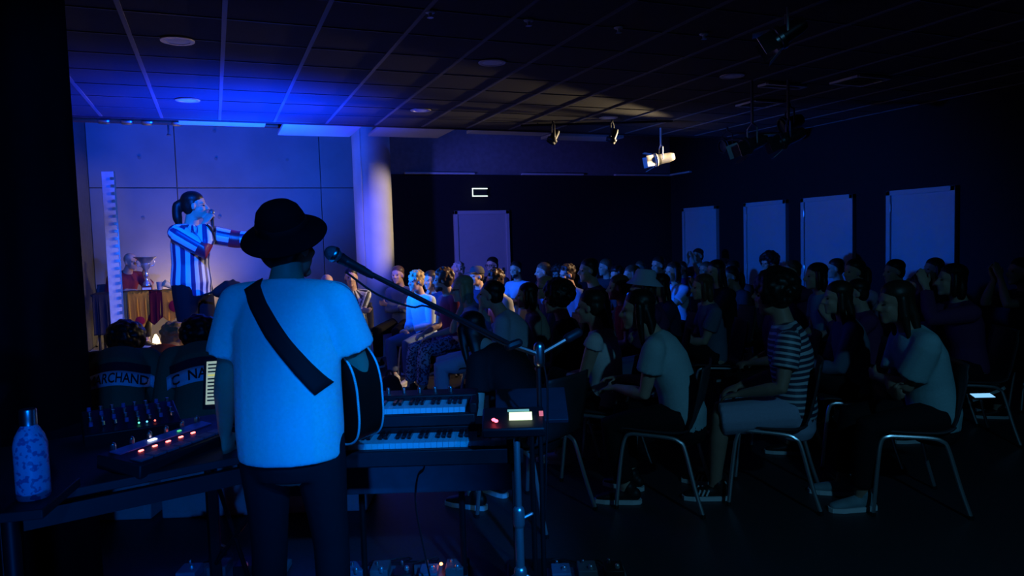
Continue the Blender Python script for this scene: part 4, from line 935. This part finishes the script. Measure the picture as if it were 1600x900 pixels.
# slotted post at stage left
t = thing('slotted_post', 'tall white slotted metal post standing at stage left', 'post', (-1.04, 9.75, STZ))
MB().box((-.07, 0, 1.10), (.13, .05, 2.20)).build('post_face', mat('post_paint', (.6, .6, .62), .5), t, bevel=.004)
MB().box((.005, -.02, 1.10), (.014, .012, 2.20)).build('edge_rail', STEEL, t)
for i in range(24): MB().box((-.017, -.03, .09+.088*i), (.03, .014, .034)).build('slot_tooth', STEEL, t)
MB().box((-.06, 0, .01), (.22, .16, .02)).build('foot_plate', BLACKM, t, bevel=.003)
# cluttered gear beside the stage
t = thing('cable_pile', 'tangle of cables and plugs lying at stage left', 'cables', (-1.12, 8.3, STZ)); rr_ = random.Random(3)
for i in range(5):
    pts = [(rr_.uniform(-.16, .2), rr_.uniform(-.25, .25), rr_.uniform(.01, .10)) for _ in range(7)]
    MB().tube(bez(pts, 5), .008, 6).build('cable', BLACKP if i % 2 else mat('grey_cable', (.3, .3, .32), .5), t)
for i in range(4): MB().tube([(rr_.uniform(-.1, .15), rr_.uniform(-.2, .2), .06), (rr_.uniform(-.1, .15), rr_.uniform(-.2, .2), .10)], .018, 8).build('plug', STEEL, t)
MB().box((.02, -.05, .12), (.05, .03, .03)).build('red_tag', mat('red_plastic', (.6, .03, .03), .4), t, bevel=.004)

# ------------------------------------------------------------------ band equipment (turned to the camera axis)
BA = -YAW
def BP(x, d, z=0):          # right of the camera axis, along it, height
    return V((x*math.cos(BA)-d*math.sin(BA), x*math.sin(BA)+d*math.cos(BA), z))
KEYW = mat('white_key', (.72, .74, .75), .25, var=.02); KEYB = mat('black_key', (.012, .012, .012), .25)
def keyboard(o, x0, nwhite, y0, z, start=0):
    """white keys run along local x from x0, front edge at y0"""
    w = .0235; wm = MB().box((0, .075, -.011), (w-.0012, .15, .022)).mesh('white_key'); bm_ = MB().box((0, .05, .006), (.0125, .095, .014)).mesh('black_key')
    for i in range(nwhite):
        k = link('white_key', wm, KEYW, o); k.location = (x0+w*(i+.5), y0, z)
        if (i+start) % 7 in (0, 1, 3, 4, 5) and i < nwhite-1:
            b = link('black_key', bm_, KEYB, o); b.location = (x0+w*(i+1), y0+.055, z)
# lower digital piano
t = thing('digital_piano', 'black digital piano on a wooden stand with grey panel, lower keyboard', 'piano', BP(0, 0, 0), BA)
ZK = .775; X0 = -.655
X0 = -1.10; keyboard(t, X0+.03, 44, 2.83, ZK)
bd = MB(); bd.box((-.54, 2.98, ZK-.055), (1.13, .36, .065)); bd.build('case', BLACKP, t, bevel=.006)
MB().box((-.54, 3.07, ZK-.0), (1.13, .16, .05)).build('control_panel', BLACKP, t, bevel=.006)
for sx in (X0-.015+.02, -.02): MB().box((sx, 2.90, ZK-.005), (.04, .16, .04)).build('end_block', BLACKP, t, bevel=.004)
MB().box((-.53, 3.045, ZK+.027), (.05, .03, .004)).build('display', mat('dead_display', (.10, .22, .4), .2), t)
MB().box((-.54, 3.14, .545), (1.05, .02, .155)).build('stand_panel', mat('grey_panel', (.22, .22, .235), .6), t, bevel=.003)
for sx in (X0+.02, -.01):
    MB().box((sx, 3.05, .35), (.03, .32, .70)).build('stand_side', BLACK, t, bevel=.004); MB().box((sx, 3.02, .02), (.05, .42, .04)).build('stand_foot', BLACK, t, bevel=.006)
MB().tube(bez([(-.40, 3.12, .66), (-.41, 3.11, .58), (-.44, 3.11, .54), (-.45, 3.11, .40), (-.40, 3.1, .1)], 5), .004, 6).build('pedal_cable', BLACKP, t)
MB().box((-.34, 3.05, .05), (.30, .16, .06)).build('pedal_box', BLACK, t, bevel=.006)
for q in (-.42, -.34, -.26): MB().box((q, 2.95, .05), (.025, .09, .012)).build('pedal', STEEL, t, bevel=.004)
# upper synthesiser on its tier
t = thing('synthesiser', 'slim black synthesiser on the upper tier above the piano', 'keyboard', BP(0, 0, 0), BA)
ZU = .875; keyboard(t, -.80, 25, 3.00, ZU, 3)
MB().box((-.50, 3.13, ZU-.05), (.66, .30, .05)).build('case', BLACKP, t, bevel=.006)
MB().box((-.50, 3.215, ZU+.0), (.66, .13, .045)).build('control_panel', BLACKP, t, bevel=.006)
MB().box((-.178, 3.09, ZU-.005), (.03, .20, .045)).build('end_cheek', BLACKP, t, bevel=.005)
for i in range(8): MB().tube([(-.78+.07*i, 3.22, ZU+.02), (-.78+.07*i, 3.22, ZU+.04)], .009, 8).build('knob', STEEL, t)
for sx in (-.72, -.26):
    MB().tube([(sx, 3.16, ZU-.075), (sx, 3.26, ZU-.12), (sx, 3.26, .03)], .014, 8).build('tier_leg', BLACKM, t)
    MB().tube([(sx, 3.02, ZU-.085), (sx, 3.28, ZU-.085)], .013, 8).build('tier_arm', BLACKM, t)
    MB().tube([(sx, 3.20, .015), (sx, 3.45, .015)], .014, 8).build('tier_foot', BLACKM, t)
# slanted music board right of the synth
t = thing('music_board', 'dark slanted board leaning right of the synthesiser', 'board', BP(.02, 3.20, 0), BA)
MB().box((.05, .03, .82), (.32, .02, .24), rot=(-1.15, 0, 0)).build('board_sheet', mat('dark_board', (.03, .03, .045), .6), t, bevel=.003)
MB().tube([(.05, .06, .78), (.05, .12, .45), (.05, .10, .0)], .012, 8).build('board_stand', BLACKM, t)
MB().box((.05, .10, .01), (.26, .26, .02)).build('board_base', BLACKM, t, bevel=.003)
# microphone boom stand
MT = BP(-.584, 2.4, 1.535)
pv = BP(.0, 2.80, 1.155); top = BP(.096, 2.86, 1.115)
t = thing('boom_microphone_stand', 'black boom stand reaching from the right to the guitarist', 'stand', (top.x, top.y, 0))
def lo(p): return V((p.x-top.x, p.y-top.y, p.z))
b0 = lo(BP(-.525, 2.43, 1.495)); b1 = lo(pv); b2 = lo(BP(.10, 2.85, 1.11)); b3 = lo(BP(.22, 2.9, 1.165))
MB().tube([b0, b1], .009, 8).build('boom_arm', BLACKM, t)
MB().tube([b1, b2, b3], .011, 8).build('boom_counterweight_arm', STEEL, t)
MB().tube([b3, b3+(b3-b2).normalized()*.05], .02, 10).build('counterweight', BLACKM, t)
MB().tube([b2+V((0, 0, -.03)), b2+V((0, 0, .03))], .022, 10).build('clutch', STEEL, t)
MB().tube([b1-V((.02, 0, 0)), b1+V((.02, 0, .01))], .018, 8).build('boom_clamp', BLACKM, t)
MB().tube([(0, 0, .10), (0, 0, 1.10)], .010, 10).build('pole', BLACKM, t)
for i in range(3):
    a = 2*PI*i/3+.4; MB().tube([(0, 0, .16), (.28*math.cos(a), .28*math.sin(a), .012)], .009, 8).build('tripod_leg', BLACKM, t)
cab = bez([b0+V((-.03, 0, -.02)), b0.lerp(b1, .12)+V((0, 0, -.06)), b0.lerp(b1, .32)+V((0, 0, -.045)), b0.lerp(b1, .45)+V((0, 0, -.012)), b0.lerp(b1, .9)+V((0, 0, -.015)), b2+V((.02, 0, -.05)), (.02, 0, .6), (.02, .02, .05), (.2, -.2, .02)], 6)
MB().tube(cab, .004, 6).build('microphone_cable', BLACKP, t)
MB().tube([b0-(b1-b0).normalized()*.03, b0+(b1-b0).normalized()*.03], .015, 10).build('microphone_clip', BLACKP, t)
ax = (MT-BP(-.525, 2.43, 1.495)).normalized(); Mm = ax.to_track_quat('Z', 'Y').to_matrix().to_4x4(); Mm.translation = MT-ax*.02
microphone(Mm, 'vocal microphone with round grille on the boom stand')
# chrome stand with small controller
cs = BP(.0, 2.74, 0)
t = thing('chrome_stand', 'chrome tripod stand carrying the lit drum module', 'stand', cs)
MB().tube([(0, 0, .12), (0, 0, .50)], .017, 12).build('lower_tube', CHROME, t); MB().tube([(0, 0, .48), (0, 0, .81)], .013, 12).build('upper_tube', CHROME, t)
MB().tube([(0, 0, .47), (0, 0, .52)], .023, 12).build('height_collar', CHROME, t)
MB().tube([(.02, 0, .49), (.055, 0, .50)], .007, 8).build('wing_screw', CHROME, t)
MB().tube([(-.04, 0, .815), (.04, 0, .815)], .010, 8).build('mount_bar', CHROME, t)
MB().tube([(0, 0, .24), (0, 0, .28)], .026, 12).build('leg_collar', CHROME, t)
for i in range(3):
    a = 2*PI*i/3-.35; c_, s_ = math.cos(a), math.sin(a)
    MB().tube([(.02*c_, .02*s_, .26), (.10*c_, .10*s_, .20), (.30*c_, .30*s_, .014)], .010, 8).build('tripod_leg', CHROME, t)
    MB().tube([(.0, 0, .10), (.15*c_, .15*s_, .14)], .006, 8).build('leg_brace', CHROME, t)
    MB().tube([(.29*c_, .29*s_, .016), (.32*c_, .32*s_, .012)], .014, 8).build('rubber_foot', BLACKP, t)
t = thing('drum_module', 'small black module with glowing display and red buttons', 'electronics', BP(.0, 2.74, .84), BA)
MB().box((-.01, .02, .025), (.24, .17, .04), rot=(.28, 0, 0)).build('case', BLACKP, t, bevel=.008)
MB().box((.018, .0, .052), (.088, .055, .004), rot=(.28, 0, 0)).build('display', glow('display_glow', (.78, 1, .62), 1.5), t)
MB().box((.01, .052, .062), (.085, .012, .004), rot=(.28, 0, 0)).build('display', glow('display_teal', (.25, .75, .75), .5), t)
for x, y in ((-.085, -.025), (-.075, -.045)): MB().ell((x, y, .047), (.008, .008, .006)).build('button_light', glow('red_led', (1, .06, .10), 9), t)
MB().box((.098, .02, .055), (.016, .03, .006), rot=(.28, 0, 0)).build('button_light', glow('pink_led', (.8, .2, .3), .8), t)
# table with synth controller, mixer and bottle at the left
t = thing('gear_table', 'black table with mixer and controller left of the guitarist', 'table', (-.28, 3.15, 0), R_(14))
tm = mat('table_dark', (.02, .02, .023), .6)
MB().box((-.08, .0, .785), (.86, .80, .03)).build('table_top', tm, t, bevel=.004)
for sx, sy in ((-.47, -.37), (.31, -.37), (-.47, .37), (.31, .37)): MB().box((sx, sy, .385), (.045, .045, .77)).build('leg', BLACKM, t, bevel=.003)
MB().tube([(.31, -.37, .1), (.31, .37, .6)], .010, 8).build('brace', BLACKM, t); MB().tube([(.31, -.37, .6), (.31, .37, .1)], .010, 8).build('brace', BLACKM, t)
MB().box((-.08, -.37, .72), (.74, .03, .06)).build('apron', BLACK, t, smooth=False)
t = thing('bottle_shelf', 'low dark stand under the patterned bottle at the left edge', 'stand', (-.62, 2.60, 0), R_(-10))
MB().box((0, 0, .812), (.30, .30, .03)).build('shelf_top', tm, t, bevel=.004)
MB().tube([(0, 0, .02), (0, 0, .80)], .025, 10).build('shelf_post', BLACKM, t); MB().box((0, 0, .012), (.3, .3, .024)).build('shelf_base', BLACKM, t, bevel=.004)
t = thing('patterned_bottle', 'blue lit patterned metal drinking bottle at the left edge', 'bottle', (-.545, 2.56, .828))
MB().lathe([(.0, .0), (.043, .0), (.046, .008), (.046, .165), (.040, .19), (.028, .213), (.022, .222), (.022, .228), (.0, .228)], 28).build('bottle_body', spot_mat('floral_print', (.26, .36, .56), (.08, .12, .30), 62, .55, .4), t)
MB().lathe([(.0235, .224), (.0235, .268), (.021, .272), (.0, .272)], 24).build('cap', STEEL, t)
# controller with pads
t = thing('pad_controller', 'slim controller with row of red lights on the gear table', 'electronics', (-.17, 2.98, .802), R_(48))
MB().box((0, 0, .025), (.52, .20, .05), rot=(.12, 0, 0)).build('case', BLACKP, t, bevel=.006)
MB().box((.0, .055, .058), (.44, .05, .006), rot=(.12, 0, 0)).build('top_strip', mat('blue_strip', (.10, .16, .4), .4), t)
for i in range(5): MB().box((-.155+.062*i, .005, .052), (.018, .007, .006), rot=(.12, 0, 0)).build('red_light', glow('red_led2', (1, .13, .12), 6), t)
MB().box((-.06, .05, .064), (.034, .012, .004), rot=(.12, 0, 0)).build('white_light', glow('white_led', (.7, .8, 1), 3), t)
MB().box((.07, .05, .064), (.016, .008, .004), rot=(.12, 0, 0)).build('green_light', glow('green_led', (.1, .8, .3), .9), t)
pm = MB().box((0, 0, 0), (.05, .05, .008)).mesh('pad')
for i in range(8): link('pad', pm, mat('pad_rubber', (.10, .11, .16), .6), t).location = (-.21+.06*i, -.055, .045)
for i in range(6): MB().tube([(-.2+.08*i, .085, .06), (-.2+.08*i, .085, .08)], .010, 8).build('knob', STEEL, t)
# mixer
t = thing('mixing_desk', 'small mixing desk with tiny coloured lights at the back of the gear table', 'electronics', (-.36, 3.42, .802), R_(10))
MB().box((0, 0, .035), (.36, .26, .07), rot=(.2, 0, 0)).build('case', BLACKP, t, bevel=.006)
km_ = MB().lathe([(.008, 0), (.007, .016), (.0, .016)], 10).mesh('knob')
for i in range(8):
    for j in range(4):
        k_ = link('knob', km_, STEEL if (i+j) % 3 else mat('blue_knob', (.08, .15, .45), .4), t); k_.location = (-.15+.043*i, -.06+.05*j, .062+.0115*j)
for i, c in enumerate([(.1, .9, .5), (.1, .5, 1), (1, .15, .1)]): MB().ell((.02+.03*i, -.10, .058), .004).build('status_light', glow('mixled%d' % i, c, 2.5), t)
# tablet on a holder
t = thing('tablet', 'tablet showing a page of lines left of the guitarist', 'tablet', (.0, 3.16, .80), R_(-30))
Mt = T(0, 0, .22)@RX(R_(-14))@RY(R_(-3))
MB().box((0, 0, 0), (.155, .009, .205), M=Mt).build('case', BLACKP, t, bevel=.004)
MB().box((0, -.0052, .004), (.125, .002, .175), M=Mt).build('screen', glow('screen_glow', (.55, .75, .62), .5), t)
for i in range(11):
    w_ = .045+.055*((i*37) % 10)/10; MB().box((-.055+w_/2, -.0068, .078-.0145*i), (w_, .0012, .006), M=Mt).build('text_line', mat('screen_text', (.03, .05, .05), .5) if i != 3 else glow('screen_mark', (.8, .8, .2), .6), t)
MB().tube([(0, .02, .12), (0, .03, .02)], .010, 8).build('holder_pole', BLACKM, t); MB().lathe([(.06, 0), (.06, .01), (.0, .012)], 16, T(0, .03, 0)).build('holder_base', BLACKM, t)
# blue lit tube stand with ring between table and guitarist
t = thing('cable_stand', 'thin upright stand with round foot ring left of the guitarist legs', 'stand', (-.05, 3.80, 0))
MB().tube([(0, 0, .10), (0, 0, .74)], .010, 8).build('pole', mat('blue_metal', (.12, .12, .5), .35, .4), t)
MB().tube([(.028*math.cos(q), 0, .075+.028*math.sin(q)) for q in [2*PI*i/20 for i in range(21)]], .010, 8, cap=False).build('ring', STEEL, t)
MB().box((0, 0, .012), (.12, .16, .024)).build('foot', BLACKM, t, bevel=.004)
# floor mats, pedals, cables at the bottom edge
def pedalboard(label, loc, rz, w_, d_, n, seed, led=None):
    t = thing('pedalboard', label, 'pedalboard', loc, rz); q = random.Random(seed)
    MB().box((0, 0, .015), (w_, d_, .03)).build('board', mat('board_grey', (.16, .18, .2), .6), t, bevel=.005)
    for i in range(n):
        x = -w_/2+(i+.5)*w_/n; p_ = MB().box((x, q.uniform(-.03, .03), .052), (w_/n*.72, .11, .045)).build('effect_pedal', [mat('pedal_blue', (.10, .2, .3), .5), mat('pedal_grey', (.13, .14, .15), .5), BLACKP][i % 3], t, bevel=.005)
        MB().tube([(x-.015, .03, .074), (x-.015, .03, .085)], .008, 8).build('knob', STEEL, p_); MB().tube([(x+.015, -.03, .072), (x+.015, -.03, .084)], .011, 8).build('foot_switch', CHROME, p_)
    if led: MB().ell((led, -.0, .083), (.008, .008, .007)).build('warning_light', glow('orange_led', (1, .16, .05), 14), t)
    for i in range(2):
        pts = [(q.uniform(-w_/2, w_/2), q.uniform(-.2, .2), q.uniform(.012, .03)) for _ in range(6)]; MB().tube(bez(pts, 5), .004, 6).build('patch_cable', BLACKP, t)
    return t
pedalboard('pedalboard on the floor left of the guitarist legs', (.00, 3.62, 0), R_(-20), .5, .26, 4, 1, .20)
pedalboard('pedalboard on the floor under the piano with orange light', (.74, 3.22, 0), R_(-22), .58, .24, 5, 2, .17)
pedalboard('small pedalboard on the floor right of the chrome stand', (1.50, 2.86, 0), R_(-22), .36, .18, 3, 3)
# dropped phone glow at the right
t = thing('smartphone', 'lit smartphone held low at the far right', 'phone', (3.78, 2.60, .655), R_(-25))
MB().box((0, 0, 0), (.12, .062, .009), rot=(.2, 0, 0)).build('case', BLACKP, t, bevel=.003)
MB().box((0, 0, .006), (.105, .05, .002), rot=(.2, 0, 0)).build('screen', glow('phone_screen', (.25, .6, 1), 1.1), t)
# exit sign
t = thing('exit_sign', 'small dark emergency exit sign with lit rim above the far door', 'sign', (4.15, YB-.06, 2.40))
MB().box((0, 0, 0), (.26, .05, .13)).build('sign_box', BLACK, t, bevel=.004)
ex = glow('exit_rim', (.75, .9, .8), 1.4)
for z in (-.062, .062): MB().box((0, -.03, z), (.27, .02, .018)).build('lit_rim', ex, t, bevel=.003)
MB().box((-.128, -.03, 0), (.014, .02, .12)).build('lit_rim', ex, t, bevel=.003)

# ------------------------------------------------------------------ stage light fixtures
def lantern(label, loc, aim, m=BLACKM, r=.085, L=.26, barn=True, drop=None):
    o = thing('stage_lantern', label, 'stage light', loc, 0, 'stage lanterns hung from the ceiling')
    q = (V(aim)-V(loc)).to_track_quat('X', 'Z').to_matrix().to_4x4()
    MB().lathe([(r*.55, -L), (r*.75, -L*.8), (r*.8, -L*.35), (r, -.04), (r, 0), (r*.9, 0), (r*.85, -.03), (.0, -.05)], 24, q@RY(PI/2)).build('housing', m, o)
    MB().lathe([(r*1.05, -.06), (r*1.12, -.055), (r*1.12, -.03), (r*1.05, -.025)], 24, q@RY(PI/2)).build('lens_ring', m, o)
    if barn:
        for a in range(4): MB().box((.05, 0, r*1.25), (.11, r*1.7, .004), rot=(0, -.35, 0), M=q@RX(a*PI/2)).build('barn_door', m, o)
    dz = (drop or (ZC-loc[2]-.02)); y = q@V((0, 1, 0))
    a, b = V((-L*.4, 0, 0)), 0
    s0, s1 = q@V((-L*.4, r*1.15, 0)), q@V((-L*.4, -r*1.15, 0)); tp = (q@V((-L*.4, 0, 0))); tp.z += .20
    MB().tube([s0, s0+V((0, 0, .15)), tp, s1+V((0, 0, .15)), s1], .009, 6).build('yoke', m, o)
    MB().tube([tp, V((tp.x, tp.y, max(tp.z+.02, dz)))], .014, 8).build('hanger', m, o)
    return o
SILV = mat('pale_housing', (.62, .60, .56), .5)
lantern('pale profile lantern brightly lit on its side above the audience', (5.56, 8.41, 2.60), (1.8, 9.85, 1.9), SILV, .085, .30, True)
lantern('black lantern aimed at the stage right of the pale one', (6.48, 8.11, 2.77), (-.3, 8.0, 1.35), BLACKM, .09, .24, False)
lantern('black spotlight on the ceiling rail above the far door', (3.96, 8.25, 2.78), (3.2, 8.4, 1.5), BLACKM, .06, .18, False)
lantern('black spotlight on the ceiling rail right of the first one', (4.64, 7.95, 2.76), (4.2, 8.4, 1.4), BLACKM, .06, .18, False)
lantern('left of the pair of lanterns hanging low above the dark rows', (4.78, 5.67, 2.40), (1.0, 6.5, 1.0), mat('blue_grey_metal', (.22, .24, .3), .3, .6), .08, .26)
lantern('right of the pair of lanterns hanging low above the dark rows', (5.10, 5.55, 2.44), (2.0, 7.5, 1.0), MATS['blue_grey_metal'], .08, .26)
lantern('lantern at the top edge with bright glints', (3.58, 3.92, 2.86), (1.0, 6.0, 1.0), STEEL, .075, .22, True)
for (nm, lb) in (('front', 'blue wash lantern behind the camera on the left'), ('wash', 'blue wash lantern behind the camera on the right'), ('keys', 'added blue lantern behind the camera brightening the piano keys'), ('stage', 'added unseen blue lantern on the ceiling lighting the master of ceremonies'), ('rim', 'added warm lantern over the dark rows lighting the front row')):  # bodies for the lamps; keys, stage and rim are added ones
    lp, ai = LAMPS[nm]; dv = (V(ai)-V(lp)).normalized(); lantern(lb, tuple(V(lp)-dv*.02), ai, BLACKM, .1, .26, False)
lp, ai = LAMPS['band']; lantern('added blue lantern hidden in the void behind the ceiling edge', lp, ai, BLACKM, .07, .18, False, .35)
lp, ai = LAMPS['low']
t = thing('added_floor_par', 'added unseen blue par can on the floor beside the camera', 'stage light', (lp[0], lp[1], 0)); dv = (V(ai)-V(lp)).normalized()
MB().lathe([(.06, -.20), (.075, -.17), (.085, -.03), (.075, -.03), (.0, -.06)], 20, T(0, 0, lp[2])@dv.to_track_quat('Z', 'Y').to_matrix().to_4x4()).build('housing', BLACKM, t)
MB().tube([(-.1, -.08, lp[2]-.02), (-.1, -.08, .012), (.1, -.08, .012), (.1, -.08, lp[2]-.02)], .009, 6).build('yoke', BLACKM, t)
lp, ai = LAMPS['uplight']
t = thing('stage_flood', 'blue flood lamp on a tall stand behind the guitarist', 'stage light', (lp[0], lp[1], STZ))
hz = lp[2]-STZ
MB().lathe([(.05, hz-.22), (.07, hz-.20), (.08, hz-.08), (.075, hz-.08), (.0, hz-.12)], 20).build('housing', BLACKM, t)
MB().tube([(0, 0, .02), (0, 0, hz-.21)], .012, 8).build('pole', BLACKM, t); MB().lathe([(.12, 0), (.12, .015), (.02, .03), (.0, .03)], 20).build('base', BLACKM, t)
t = thing('lighting_rail', 'thin black lighting rail under the ceiling edge', 'rail', (4.6, 8.1, ZC-.03), R_(-22))
MB().tube([(-1.0, 0, 0), (.9, 0, 0)], .014, 8).build('rail_tube', BLACKM, t)
for x in (-.8, .7): MB().tube([(x, 0, 0), (x, 0, .028)], .008, 6).build('rail_hanger', BLACKM, t)
